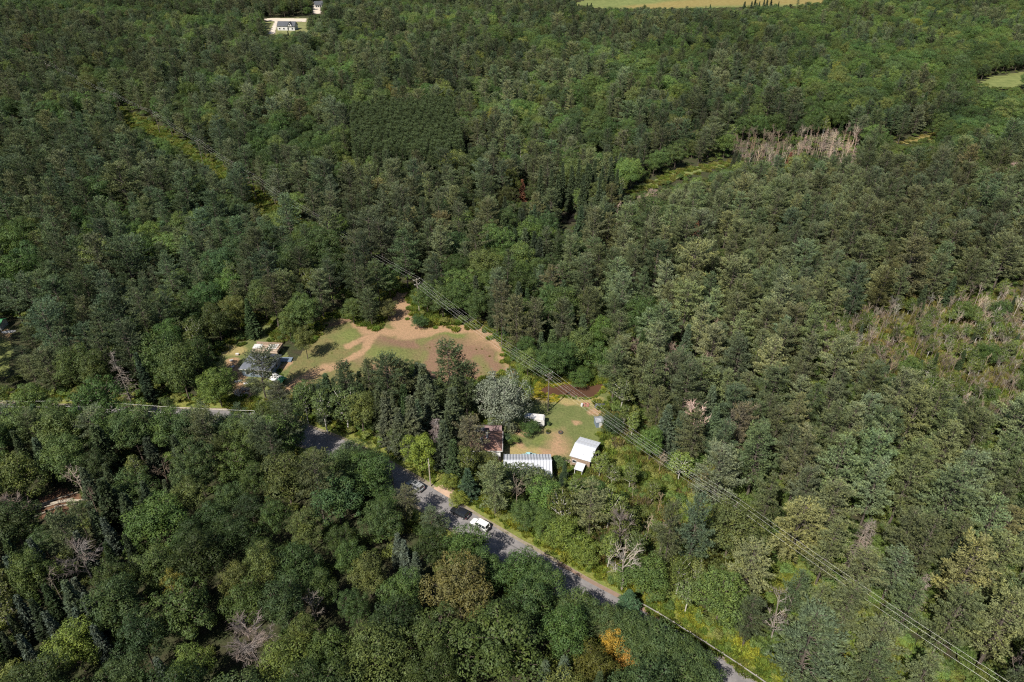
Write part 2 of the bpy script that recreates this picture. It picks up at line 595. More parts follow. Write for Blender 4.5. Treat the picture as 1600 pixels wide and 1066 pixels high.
lattr = {
    'lush': anyof(blob([(912, 672), (935, 668), (945, 688), (925, 685)], 2), stroke([(860, 672), (850, 690)], 0.8, 2.0), stroke([(838, 690), (855, 685)], 0.4, 1.5), blob([(748, 665), (770, 660), (800, 668), (770, 672)], 3)),
    'tan': anyof(blob([(848, 676), (880, 674), (893, 690), (891, 712), (868, 716), (835, 712), (858, 700), (862, 685)], 2.5), stroke([(812, 694), (815, 702), (805, 706)], 0.3, 1.6), stroke([(903, 659), (904, 661)], 0.4, 1.3),
                 stroke([(828, 710), (860, 708)], 0.6, 2.0), stroke([(878, 630), (892, 628)], 0.2, 1.6), stroke([(800, 672), (815, 676)], 0.2, 1.8), stroke([(930, 640), (950, 655), (952, 668)], 0.6, 1.8)),
    'straw': anyof(stroke([(838, 624), (930, 628)], 0.5, 2.5), stroke([(790, 712), (830, 705)], 0.5, 3)),
}
pond_in = lambda x, y: inpoly(x, y, POND)
sheet('lawn', LAWN, 0.5, 0.012, M['lawn'], lattr, hole=None)
yattr = {'lush': blob([(330, 600), (360, 585), (370, 600), (340, 612)], 3), 'tan': anyof(stroke([(362, 565), (375, 585), (372, 605), (385, 625), (400, 645)], 0.6, 1.8), blob([(368, 606), (385, 602), (395, 612), (375, 620)], 1.5), stroke([(440, 575), (460, 565)], 0.1, 2)),
         'straw': stroke([(345, 545), (370, 548)], 1, 4)}
sheet('farmyard_turf', YARD, 0.6, 0.008, M['lawn'], yattr)

# pond: brown still water
m, nt, out = new_mat('muddy_water')
p = nd(nt, 'ShaderNodeBsdfPrincipled')
nt.links.new(mixc(nt, noise_fac(nt, 0.16, 0.3, 0.7, 3), (0.084, 0.044, 0.027), (0.066, 0.036, 0.023)), p.inputs['Base Color'])
p.inputs['Roughness'].default_value = 0.08
p.inputs['IOR'].default_value = 1.33
bp = nd(nt, 'ShaderNodeBump')
bp.inputs['Strength'].default_value = 0.08
bp.inputs['Distance'].default_value = 0.05
nt.links.new(noise_fac(nt, 1.5, 0, 1), bp.inputs['Height'])
nt.links.new(bp.outputs[0], p.inputs['Normal'])
nt.links.new(p.outputs[0], out.inputs[0])
M['water'] = m
sheet('pond_water', POND, 0.35, 0.022, M['water'], {}, wob=0.5)
DPOND = gpoly([(872, 338), (880, 332), (897, 334), (902, 343), (896, 352), (878, 352)])
M['dark_water'] = surf('dark_bog_water', (0.012, 0.011, 0.010), (0.02, 0.017, 0.014), 0.3, 0.1)
sheet('bog_water', DPOND, 1.0, 0.35, M['dark_water'], {}, wob=1.0)

# far fields and openings
M['meadow'] = ground_mat('far_meadow', ((0.14, 0.145, 0.05), (0.115, 0.135, 0.045)), [('gold', (0.22, 0.165, 0.055), (0.19, 0.155, 0.06)), ('lush', (0.125, 0.155, 0.05), (0.145, 0.155, 0.055))], 0.2, 0.3)
TOPF = gpoly([(880, 8), (940, -12), (1300, -12), (1300, 4), (1240, 9), (1100, 13), (940, 12)])
sheet('far_field', TOPF, 5.0, 0.5, M['meadow'], {'gold': stroke([(1010, 8), (1100, 4), (1280, 0)], 12, 30), 'lush': stroke([(930, 4), (1000, 0)], 10, 30)}, wob=4)
RF = gpoly([(1515, 132), (1545, 118), (1620, 110), (1620, 134), (1560, 139)])
sheet('right_meadow', RF, 3.0, 0.4, M['meadow'], {'lush': stroke([(1550, 133), (1600, 125)], 6, 14)}, wob=3)
MARSH = gpoly([(975, 300), (1010, 283), (1060, 265), (1140, 252), (1145, 262), (1080, 275), (1030, 292), (990, 306)])
sheet('marsh_meadow', MARSH, 2.0, 0.3, M['meadow'], {'lush': stroke([(990, 300), (1050, 280), (1130, 258)], 3, 5)}, wob=2)
MARSH2 = gpoly([(1385, 224), (1420, 218), (1465, 208), (1470, 217), (1420, 228)])
sheet('reed_meadow', MARSH2, 2.0, 0.3, M['meadow'], {'gold': stroke([(1400, 222), (1460, 212)], 3, 6)}, wob=2)
M['pale_gravel'] = surf('pale_gravel', (0.50, 0.43, 0.35), (0.42, 0.36, 0.29), 0.2, 0.95)
FARD = gpoly([(412, 31), (425, 30), (480, 31), (480, 36), (440, 35), (434, 42), (430, 53), (418, 53), (424, 42), (428, 35), (413, 34)])
FARY = gpoly([(408, 29), (486, 29), (486, 54), (410, 54)])
M['far_turf'] = ground_mat('far_turf', ((0.17, 0.165, 0.07), (0.14, 0.15, 0.06)), [], 0.2, 0.3)
sheet('far_yard_turf', FARY, 3.0, 0.4, M['far_turf'], {}, wob=2)
sheet('far_gravel_drive', FARD, 1.5, 0.7, M['pale_gravel'], {}, wob=0.5)
SAND = gpoly([(487, 24), (503, 24), (505, 4), (490, 4)])
sheet('far_sand_yard', SAND, 2.0, 0.5, M['pale_gravel'], {}, wob=2)
WESTY = gpoly([(-30, 500), (14, 505), (24, 540), (16, 590), (-30, 590)])
sheet('west_yard_turf', WESTY, 0.7, 0.008, M['lawn'], {'tan': blob([(0, 515), (22, 512), (22, 535), (0, 528)], 2), 'lush': blob([(-20, 560), (10, 555), (12, 590), (-20, 590)], 4)})
LOGS = gpoly([(48, 800), (58, 778), (100, 762), (130, 775), (120, 800), (70, 812)])
M['duff'] = ground_mat('brown_duff', ((0.16, 0.085, 0.05), (0.12, 0.07, 0.045)), [], 1.0, 0.8)
sheet('log_landing', LOGS, 0.6, 0.006, M['duff'], {}, wob=1.5)


# ------------------------------------------------------------------ road
def ribbon(line, off, w, z, jit=0.0, seed=1):
    L = np.asarray(line)
    t = np.gradient(L, axis=0)
    t /= np.linalg.norm(t, axis=1)[:, None]
    n = np.stack([-t[:, 1], t[:, 0]], 1)
    k = np.arange(len(L))
    j1 = jit * (vnoise(k * 0.45, np.full(len(L), seed)) - 0.5) * 2
    j2 = jit * (vnoise(k * 0.45, np.full(len(L), seed + 7.0)) - 0.5) * 2
    a = L + n * (off - w / 2 + j1)[:, None]
    b = L + n * (off + w / 2 + j2)[:, None]
    V = np.concatenate([np.c_[a, np.full(len(L), z)], np.c_[b, np.full(len(L), z)]])
    i = np.arange(len(L) - 1)
    return V, np.stack([i, i + 1, i + 1 + len(L), i + len(L)], 1)


VERGE = ribbon(RL, np.zeros(len(RL)), 16.0, 0.004, 1.2, 3)
M['verge'] = ground_mat('verge_turf', ((0.17, 0.17, 0.045), (0.13, 0.16, 0.04)), [], 1.2, 0.7)
tag(MB().add(*VERGE).obj('roadside_verge', M['verge']), kind='structure')
tag(MB().add(*ribbon(RL, np.zeros(len(RL)), 7.9, 0.016, 0.15, 5)).obj('gravel_shoulder', M['gravel']), kind='structure')
tag(MB().add(*ribbon(RL, np.zeros(len(RL)), 6.3, 0.024, 0.06, 9)).obj('road', M['asphalt']), kind='structure')
near = [(i, p) for i, p in enumerate(RL) if -30 < p[0] < 12]
i0, i1 = near[0][0], near[-1][0]
tag(MB().add(*ribbon(RL[i0 + 14:i1 + 6], np.full(i1 - i0 - 8, 1.35), 0.35, 0.029, 0.10, 2)).obj('tar_seam', M['patch']), kind='structure')
k0 = int(np.argmin(np.hypot(RL[:, 0] - G(868, 890)[0], RL[:, 1] - G(868, 890)[1])))
k1 = int(np.argmin(np.hypot(RL[:, 0] - G(945, 938)[0], RL[:, 1] - G(945, 938)[1])))
tag(MB().add(*ribbon(RL[k0:k1 + 8], np.full(k1 + 8 - k0, 3.3), 1.0, 0.034, 0.2, 4)).obj('red_gravel_strip', M['redgravel']), kind='structure')
DRIVE = gpoly([(655, 768), (690, 757), (706, 760), (715, 770), (708, 782), (722, 795), (712, 800), (690, 785), (670, 776)])
M['drive'] = surf('driveway_gravel', (0.44, 0.30, 0.21), (0.35, 0.245, 0.18), 0.8, 0.95, bump=0.4, bscale=8)
sheet('driveway', DRIVE, 0.4, 0.020, M['drive'], {}, wob=0.5)
sheet('driveway_lane', gpoly([(690, 757), (712, 738), (740, 722), (760, 728), (728, 748), (712, 766)]), 0.5, 0.010, M['drive'], {}, wob=0.5)

# ------------------------------------------------------------------ plants: forms
def unit(v):
    return v / (np.linalg.norm(v, axis=-1, keepdims=True) + 1e-9)


def quads(mb, c, n, size, r, asp=0.62):
    """leaf faces: centres c, normals n"""
    k = len(c)
    n = unit(n)
    t = unit(np.cross(n, r.normal(size=(k, 3))))
    b = np.cross(n, t)
    s = np.asarray(size).reshape(-1, 1) * 0.5
    V = np.stack([c - t * s, c + b * s * asp, c + t * s, c - b * s * asp], 1).reshape(-1, 3)
    mb.add(V, np.arange(k * 4).reshape(k, 4))


def blades(mb, p, d, length, width, r):
    """needle tufts: thin triangles from p along d"""
    k = len(p)
    d = unit(d)
    w = unit(np.cross(d, r.normal(size=(k, 3)))) * (np.asarray(width).reshape(-1, 1) * 0.5)
    L = np.asarray(length).reshape(-1, 1)
    mid = p + d * L * 0.45
    V = np.stack([p, mid + w, p + d * L, mid - w], 1).reshape(-1, 3)
    mb.add(V, np.arange(k * 4).reshape(k, 4))


def trunk_line(H, r, bend=0.3, n=7):
    z = np.linspace(0, H, n)
    ph = r.uniform(0, 6.28)
    off = bend * (z / H) ** 1.5
    return np.stack([off * np.cos(ph) + 0.04 * r.normal(size=n), off * np.sin(ph) + 0.04 * r.normal(size=n), z], 1)


def at_z(line, z):
    return np.array([np.interp(z, line[:, 2], line[:, 0]), np.interp(z, line[:, 2], line[:, 1]), z])


def form_pine(seed, H=20.0, Rr=4.3, clear=0.28, gap=0.95, dens=1.0, ragged=0.35, flat=0.0):
    r = np.random.default_rng(seed)
    tk, cr = MB(), MB()
    ln = trunk_line(H, r, 0.5)
    tk.tube(ln, np.interp(ln[:, 2], [0, H], [0.26 * H / 20, 0.03]), 6)
    z = clear * H
    Pp, Dd = [], []
    lean = r.uniform(0, 6.28)
    while z < H * 0.985:
        t = (z - clear * H) / (H * (1 - clear))
        prof = Rr * (1 - t) ** (0.62 + flat) * min(1.0, 0.55 + 1.6 * t) + 0.35
        nb = r.integers(4, 7)
        a0 = r.uniform(0, 6.28)
        for k in range(nb):
            if r.random() < 0.10:
                continue
            az = a0 + k * 2 * np.pi / nb + r.normal() * 0.25
            L = prof * r.uniform(1 - ragged * 1.3, 1 + ragged * 0.55) * (1 + 0.15 * math.cos(az - lean))
            el = R(-6 + 46 * t ** 1.4 + r.normal() * 7)
            h = np.array([math.cos(az), math.sin(az), 0])
            base = at_z(ln, z + r.uniform(-0.2, 0.2))
            sN = np.linspace(0, 1, 5)
            bl = base + np.outer(sN * L * math.cos(el), h) + np.outer(L * (math.sin(el) * sN + 0.16 * sN ** 2), [0, 0, 1])
            tk.tube(bl[[0, 2, 3]], [0.028 + 0.008 * L, 0.022, 0.012], 3, cap=False)
            side = np.array([-h[1], h[0], 0])
            ns = max(3, int(L * 2.3 * dens))
            for s in np.linspace(0.28 if L > 1.5 else 0.1, 1.0, ns):
                c = np.array([np.interp(s, sN, bl[:, i]) for i in range(3)])
                for sg in (-1, 1):
                    tl = (0.25 + 0.30 * L * (1.05 - s) * min(1, s * 2.2) + 0.18) * r.uniform(0.7, 1.2)
                    td = unit(h * r.uniform(0.5, 0.95) + sg * side * r.uniform(0.45, 0.95) + np.array([0, 0, r.uniform(0.0, 0.35)]))
                    for q in np.arange(0.35, 1.01, 0.36 / max(tl, 0.36)):
                        pt = c + td * tl * q + r.normal(size=3) * 0.05
                        for _ in range(7):
                            Pp.append(pt)
                            Dd.append(td * 0.75 + np.array([0, 0, 0.35]) + r.normal(size=3) * 0.42)
        z += gap * r.uniform(0.75, 1.25) * (1 - 0.35 * t)
    Pp, Dd = np.array(Pp), np.array(Dd)
    k = len(Pp)
    blades(cr, Pp, Dd, r.uniform(0.36, 0.62, k), r.uniform(0.085, 0.145, k), r)
    return tk, cr


def form_spruce(seed, H=14.0, Rr=2.3, clear=0.06, dens=1.0, power=1.05):
    r = np.random.default_rng(seed)
    tk, cr = MB(), MB()
    ln = trunk_line(H, r, 0.1)
    tk.tube(ln, np.interp(ln[:, 2], [0, H], [0.17, 0.02]), 6)
    z = clear * H
    Pp, Dd = [], []
    while z < H * 0.99:
        t = (z - clear * H) / (H * (1 - clear))
        prof = Rr * (1 - t) ** power * min(1.0, 0.75 + 2 * t) + 0.12
        nb = int(7 + 3 * (1 - t))
        a0 = r.uniform(0, 6.28)
        for k in range(nb):
            az = a0 + k * 2 * np.pi / nb + r.normal() * 0.2
            L = prof * r.uniform(0.55, 1.25)
            h = np.array([math.cos(az), math.sin(az), 0])
            side = np.array([-h[1], h[0], 0])
            base = at_z(ln, z)
            drop = r.uniform(0.12, 0.38) * (1 - t)
            ns = max(3, int(L * 5.5 * dens))
            ss = np.linspace(0.15, 1.0, ns)
            c = base + np.outer(ss * L, h) + np.outer(L * (0.12 * ss - drop * ss ** 1.2 + 0.10 * ss ** 4), [0, 0, 1])
            tk.tube([base, c[-1]], [0.03, 0.012], 3, cap=False)
            for i in range(ns):
                for sg in (-1, 0, 1):
                    for _ in range(2):
                        Pp.append(c[i] + r.normal(size=3) * 0.05)
                        Dd.append(h * 0.7 + sg * side * 0.75 + np.array([0, 0, -0.12]) + r.normal(size=3) * 0.28)
        z += (0.36 + 0.12 * (1 - t)) * r.uniform(0.8, 1.2)
    Pp, Dd = np.array(Pp), np.array(Dd)
    k = len(Pp)
    blades(cr, Pp, Dd, r.uniform(0.30, 0.60, k), r.uniform(0.13, 0.22, k), r)
    return tk, cr


def form_broad(seed, H=15.0, Rr=4.6, nl=34, leaf=0.40, cover=15.0, low=0.28, lobe=(0.26, 0.40), open_=0.0, tr=0.24, sep=0.74):
    r = np.random.default_rng(seed)
    tk, cr = MB(), MB()
    ln = trunk_line(H * 0.72, r, 0.5)
    tk.tube(ln, np.interp(ln[:, 2], [0, H * 0.72], [tr, 0.06]), 6)
    zc = H * (1 + low) / 2
    hz = H * (1 - low) / 2
    cs, rs = [], []
    tries = 0
    sx, sy = r.uniform(0.85, 1.15), r.uniform(0.85, 1.15)
    while len(cs) < nl and tries < 4000:
        tries += 1
        d = unit(r.normal(size=3))
        if d[2] < -0.55:
            continue
        q = r.uniform(0.62, 1.14) if r.random() < 0.85 else r.uniform(0.2, 0.6)
        q *= 1 + 0.22 * math.sin(3 * math.atan2(d[1], d[0]) + seed) * (1 - abs(d[2]))
        rl = Rr * r.uniform(*lobe) * r.choice([0.7, 0.9, 1.0, 1.15])
        c = np.array([d[0] * (Rr - rl * 0.6) * sx, d[1] * (Rr - rl * 0.6) * sy, d[2] * (hz - rl * 0.6)]) * q + np.array([0, 0, zc])
        if any(np.linalg.norm(c - c2) < sep * (rl + r2) for c2, r2 in zip(cs, rs)):
            continue
        cs.append(c)
        rs.append(rl)
    mid = np.array([0, 0, zc - 0.25 * hz])
    for c, rl in zip(cs, rs):
        zb = min(max(H * low * 0.8, c[2] - 0.55 * abs(c[2]) * r.uniform(0.3, 0.8)), H * 0.68)
        b = at_z(ln, zb)
        m_ = (b + c) / 2 + np.array([0, 0, -0.25]) + r.normal(size=3) * 0.2
        tk.tube([b, m_, c], [0.09, 0.055, 0.025], 4, cap=False)
        n = int(cover * rl * rl * 4 / (leaf * leaf * 4) * 0.16 * 6.2)
        d = unit(r.normal(size=(n, 3)))
        ow = unit((c - mid)[None, :])
        keep = ((d * ow).sum(1) > -0.35 - open_) & (r.random(n) < 0.93)
        d = d[keep]
        k = len(d)
        rad = rl * (0.78 + 0.28 * r.random(k) ** 0.7)
        wob = 1 + 0.26 * np.sin(d[:, 0] * 6 + c[0]) * np.sin(d[:, 1] * 6 + c[1]) + 0.1 * np.sin(d[:, 2] * 9 + c[2])
        pos = c + d * (rad * wob)[:, None] * np.array([1.08, 1.08, 0.86])
        quads(cr, pos, d * 0.9 + np.array([0, 0, 0.25]) + r.normal(size=(k, 3)) * 0.32, r.uniform(0.65, 1.35, k) * leaf, r)
    # larger leaves added inside the crown to block light and darken its gaps
    k = int(36 * Rr * Rr * hz / 5)
    d = unit(r.normal(size=(k, 3))) * (r.random((k, 1)) ** 0.4) * 0.66
    quads(cr, d * np.array([Rr, Rr, hz]) + np.array([0, 0, zc]), r.normal(size=(k, 3)), r.uniform(0.4, 0.8, k), r)
    return tk, cr


def form_dead(seed, H=12.0, spread=0.5, n1=9, twig=1.0, thick=1.0):
    """bare broadleaf: trunk and limbs; fine twigs as the crown"""
    r = np.random.default_rng(seed)
    tk, cr = MB(), MB()
    ln = trunk_line(H, r, 0.6)
    tk.tube(ln, np.interp(ln[:, 2], [0, H], [0.17 * thick, 0.04]), 5)
    for i in range(n1):
        z = H * r.uniform(0.38, 0.95)
        az = r.uniform(0, 6.28)
        L = H * 0.42 * (1.1 - z / H) * r.uniform(0.7, 1.3) + 0.8
        d = unit(np.array([math.cos(az) * spread * 1.5, math.sin(az) * spread * 1.5, 0.9]))
        b = at_z(ln, z)
        e = b + d * L
        mdl = (b + e) / 2 + r.normal(size=3) * 0.18
        tk.tube([b, mdl, e], [0.07 * thick, 0.05, 0.025], 4, cap=False)
        for k in range(int(9 * twig)):
            s = r.uniform(0.3, 1.0)
            p0 = b + (e - b) * s
            d2 = unit(d + r.normal(size=3) * 0.55)
            e2 = p0 + d2 * r.uniform(0.5, 1.6)
            cr.tube([p0, (p0 + e2) / 2 + r.normal(size=3) * 0.08, e2], [0.035, 0.028, 0.014], 3, cap=False)
            for j in range(3):
                p1 = p0 + (e2 - p0) * r.uniform(0.3, 1)
                cr.tube([p1, p1 + unit(d2 + r.normal(size=3) * 0.7) * r.uniform(0.3, 0.8)], [0.024, 0.012], 3, cap=False)
    return tk, cr


def form_snag(seed, H=11.0, Rr=1.5, n=90):
    """dead conifer: spiky bare stem with drooping side twigs"""
    r = np.random.default_rng(seed)
    tk, cr = MB(), MB()
    ln = trunk_line(H, r, 0.3)
    tk.tube(ln, np.interp(ln[:, 2], [0, H], [0.17, 0.03]), 5)
    for i in range(n):
        z = H * r.uniform(0.12, 0.98)
        az = r.uniform(0, 6.28)
        L = Rr * (1.08 - z / H) ** 0.7 * r.uniform(0.5, 1.25)
        h = np.array([math.cos(az), math.sin(az), 0])
        b = at_z(ln, z)
        e = b + h * L + np.array([0, 0, r.uniform(-0.35, 0.15) * L])
        cr.tube([b, (b + e) / 2 + np.array([0, 0, 0.06]), e], [0.035, 0.026, 0.012], 3, cap=False)
        for j in range(5):
            p1 = b + (e - b) * r.uniform(0.35, 1)
            cr.tube([p1, p1 + unit(h + r.normal(size=3) * 0.8 + np.array([0, 0, -0.3])) * r.uniform(0.25, 0.6)], [0.02, 0.010], 3, cap=False)
    return tk, cr


def form_shrub(seed, H=2.2, Rr=1.5, leaf=0.26, n=900):
    r = np.random.default_rng(seed)
    tk, cr = MB(), MB()
    for i in range(5):
        az = r.uniform(0, 6.28)
        e = np.array([math.cos(az) * Rr * 0.5, math.sin(az) * Rr * 0.5, H * 0.75])
        tk.tube([(0, 0, 0), e * 0.5 + np.array([0, 0, 0.1]), e], [0.04, 0.03, 0.015], 4, cap=False)
    nl = 11
    for i in range(nl):
        az = r.uniform(0, 6.28)
        q = math.sqrt(r.random()) * 0.7
        rl = Rr * r.uniform(0.3, 0.5)
        c = np.array([math.cos(az) * Rr * q, math.sin(az) * Rr * q, H * (0.45 + 0.35 * (1 - q) * r.uniform(0.5, 1.2))])
        d = unit(r.normal(size=(n // nl, 3)))
        d[:, 2] = np.abs(d[:, 2]) - 0.35 * r.random(len(d))
        k = len(d)
        quads(cr, c + d * (rl * (0.6 + 0.5 * r.random(k)))[:, None] * np.array([1, 1, H / (2 * Rr) * 1.3]), d + np.array([0, 0, 0.35]) + r.normal(size=(k, 3)) * 0.5, r.uniform(0.7, 1.3, k) * leaf, r)
    return tk, cr


def form_weed(seed, H=1.0, Rr=1.0, n=320):
    r = np.random.default_rng(seed)
    tk, cr = MB(), MB()
    for i in range(4):
        az = r.uniform(0, 6.28)
        tk.tube([(0, 0, 0), (math.cos(az) * 0.3, math.sin(az) * 0.3, H * 0.7)], [0.015, 0.008], 3, cap=False)
    q = np.sqrt(r.random(n)) * Rr
    az = r.uniform(0, 6.28, n)
    p = np.stack([q * np.cos(az), q * np.sin(az), r.uniform(0.0, 0.35, n) * H], 1)
    d = np.stack([np.cos(az) * 0.35, np.sin(az) * 0.35, np.ones(n) * 0.8], 1) + r.normal(size=(n, 3)) * 0.4
    blades(cr, p, d, r.uniform(0.4, 0.9, n) * H, r.uniform(0.14, 0.24, n), r)
    return tk, cr


class Form:
    def __init__(self, key, i, parts, bark, leaf, h, rad):
        tk, cr = parts
        self.h, self.rad = h, rad
        self.trunk = tk.mesh(f'{key}_trunk', bark)
        self.crown = cr.mesh(f'{key}_crown', leaf)
        w = MB()
        w.merge(tk, 0)
        w.merge(cr, 1)
        self.whole = bpy.data.objects.new(f'{key}_form_{i:02d}', w.mesh(f'{key}_form', [bark, leaf]))


FORMS = {}


def forms(key, n, fn, bark, leaf, h, rad):
    L = []
    for i in range(n):
        hh, rr, parts = fn(i)
        L.append(Form(key, i, parts, M[bark], M[leaf], hh, rr))
    FORMS[key] = L
    col = bpy.data.collections.new(f'{key}_forms')
    for f in L:
        col.objects.link(f.whole)
    FORMS[key + '_col'] = col


def _pine(i):
    h, rr, cl, g_, rg, fl = [(20, 5.0, .25, 1.0, .40, -.12), (22, 4.6, .32, 1.1, .5, -.1), (18, 5.4, .22, 1.0, .38, -.2), (21, 4.2, .30, 1.05, .5, -.05), (17, 4.6, .18, .95, .38, -.2), (19, 5.6, .35, 1.1, .5, -.28)][i]
    return h, rr, form_pine(100 + i, h, rr, cl, g_, 1.0, rg, fl)


forms('pine', 6, _pine, 'bark_pine', 'needle', 20, 4.3)
forms('redpine', 3, lambda i: (17, 2.0, form_pine(150 + i, 17, 1.9, .42, .8, 1.2, .25, -.1)), 'bark_pine', 'needle', 17, 2)
forms('spruce', 5, lambda i: ([14, 15, 12, 16, 10][i], [2.2, 2.5, 2.3, 2.0, 1.5][i], form_spruce(200 + i, [14, 15, 12, 16, 10][i], [2.2, 2.5, 2.3, 2.0, 1.5][i])), 'bark', 'spruce', 14, 2.3)


def _broad(i):
    h, rr, nl, lf, low, lob = [(15, 5.0, 40, .30, .22, (.22, .38)), (17, 5.6, 52, .30, .28, (.18, .34)), (14, 5.6, 42, .30, .20, (.20, .38)), (16, 4.6, 34, .29, .26, (.24, .40)), (13, 4.8, 36, .29, .18, (.22, .42)), (15, 6.0, 60, .30, .26, (.16, .32)), (16, 5.2, 30, .30, .24, (.28, .44)), (18, 4.4, 40, .30, .22, (.24, .38)), (14, 5.4, 26, .30, .22, (.30, .48)), (16, 4.8, 95, .27, .20, (.12, .22)), (15, 5.6, 110, .27, .24, (.11, .20)), (13, 4.4, 80, .26, .16, (.13, .24))][i]
    return h, rr, form_broad(300 + i, h, rr, nl, lf, 21, low, lob, sep=0.74 if i < 9 else 0.6)


forms('broad', 12, _broad, 'bark', 'leaf', 15, 4.8)
forms('birch', 4, lambda i: ([14, 15, 12, 13][i], [2.6, 2.9, 2.4, 3.0][i], form_broad(400 + i, [14, 15, 12, 13][i], [2.6, 2.9, 2.4, 3.0][i], 30, .33, 20, .28, (.24, .40), 0.1, 0.15)), 'bark_birch', 'leaf', 13.5, 2.7)
forms('dead', 4, lambda i: ([12, 13, 10, 14][i], [2.5, 2, 2.8, 2][i], form_dead(500 + i, [12, 13, 10, 14][i], [.5, .35, .7, .3][i], [9, 8, 12, 6][i], [1, .8, 1.5, .5][i])), 'dead', 'dead', 12, 2.3)
forms('snag', 3, lambda i: ([11, 13, 9][i], 1.5, form_snag(600 + i, [11, 13, 9][i], [1.5, 1.4, 1.7][i], [90, 70, 110][i])), 'dead', 'dead', 11, 1.5)
forms('shrub', 4, lambda i: ([2.4, 2.0, 3.0, 1.6][i], [1.6, 1.5, 1.7, 1.3][i], form_shrub(700 + i, [2.4, 2.0, 3.0, 1.6][i], [1.6, 1.5, 1.7, 1.3][i])), 'bark', 'leaf', 2.2, 1.5)
forms('weed', 3, lambda i: ([1.0, .8, 1.2][i], 1.0, form_weed(800 + i, [1.0, .8, 1.2][i], 1.0)), 'bark', 'weed', 1.0, 1.0)

M['silver_leaf'] = leaf_mat('silver_leaves', 0.10, 0.38, 0.2, 0.45, (1.06, 1.06, 0.96))
forms('poplar', 1, lambda i: (14, 6.2, form_broad(450, 14, 6.2, 84, .34, 17, .06, (.15, .26))), 'bark_birch', 'silver_leaf', 14, 6.2)
KIND = {'poplar': 'poplar_tree', 'pine': 'pine_tree', 'redpine': 'plantation_pine', 'spruce': 'spruce_tree', 'broad': 'broadleaf_tree', 'birch': 'birch_tree', 'dead': 'dead_tree', 'snag': 'dead_conifer', 'shrub': 'shrub'}
CAT = {'poplar': 'poplar tree', 'pine': 'pine tree', 'redpine': 'pine tree', 'spruce': 'spruce tree', 'broad': 'tree', 'birch': 'birch tree', 'dead': 'dead tree', 'snag': 'dead tree', 'shrub': 'shrub'}

# tints (albedo)
T_PINE = [(0.084, 0.110, 0.061), (0.078, 0.106, 0.057), (0.093, 0.116, 0.063), (0.074, 0.100, 0.058), (0.100, 0.120, 0.062)]
T_SPRUCE = [(0.044, 0.066, 0.038), (0.052, 0.074, 0.046), (0.040, 0.064, 0.030)]
T_BROAD = [(0.054, 0.092, 0.028), (0.048, 0.084, 0.026), (0.066, 0.104, 0.030), (0.044, 0.076, 0.030), (0.078, 0.106, 0.034)]
T_BIRCH = [(0.075, 0.105, 0.036), (0.085, 0.115, 0.034)]
T_DEAD = [(0.21, 0.18, 0.155), (0.17, 0.15, 0.135), (0.25, 0.22, 0.19), (0.14, 0.12, 0.108)]
T_SHRUB = [(0.085, 0.125, 0.030), (0.10, 0.125, 0.032), (0.065, 0.105, 0.028), (0.12, 0.13, 0.035)]
TINTS = {'pine': T_PINE, 'redpine': [(0.058, 0.080, 0.036)], 'spruce': T_SPRUCE, 'broad': T_BROAD, 'birch': T_BIRCH, 'dead': T_DEAD, 'snag': T_DEAD, 'shrub': T_SHRUB, 'weed': [(0.20, 0.21, 0.035), (0.15, 0.20, 0.035), (0.24, 0.22, 0.03)]}

trees = []          # dicts: kind, x, y, s, rz, v, tint, label


def add_tree(kind, x, y, h=None, rad=None, tint=None, label=None, v=None, manual=False, zone=''):
    L = FORMS[kind]
    if v is None:
        v = int(rng.integers(len(L)))
    f = L[v % len(L)]
    sz = (h / f.h) if h else float(rng.uniform(0.78, 1.15))
    sxy = (rad / f.rad) if rad else sz * float(rng.uniform(0.9, 1.12))
    if tint is None:
        ts = TINTS[kind]
        tint = np.array(ts[int(rng.integers(len(ts)))]) * rng.uniform(0.82, 1.2) * np.array([rng.uniform(0.92, 1.1), 1.0, rng.uniform(0.88, 1.12)])
    trees.append(dict(kind=kind, x=x, y=y, sxy=sxy, sz=sz, h=f.h * sz, r=f.rad * sxy, rz=float(rng.uniform(0, 6.28)), v=v % len(L), tint=[float(q) for q in tint], label=label, manual=manual, zone=zone))


def top_tree(kind, tx, ty, h, diam=None, tint=None, label=None, v=None):
    """a surveyed tree: treetop seen at (tx, ty), its height and crown width in metres"""
    x, y = G(tx, ty, h * 0.96)
    add_tree(kind, x, y, h, diam / 2 if diam else None, tint, label, v, True)

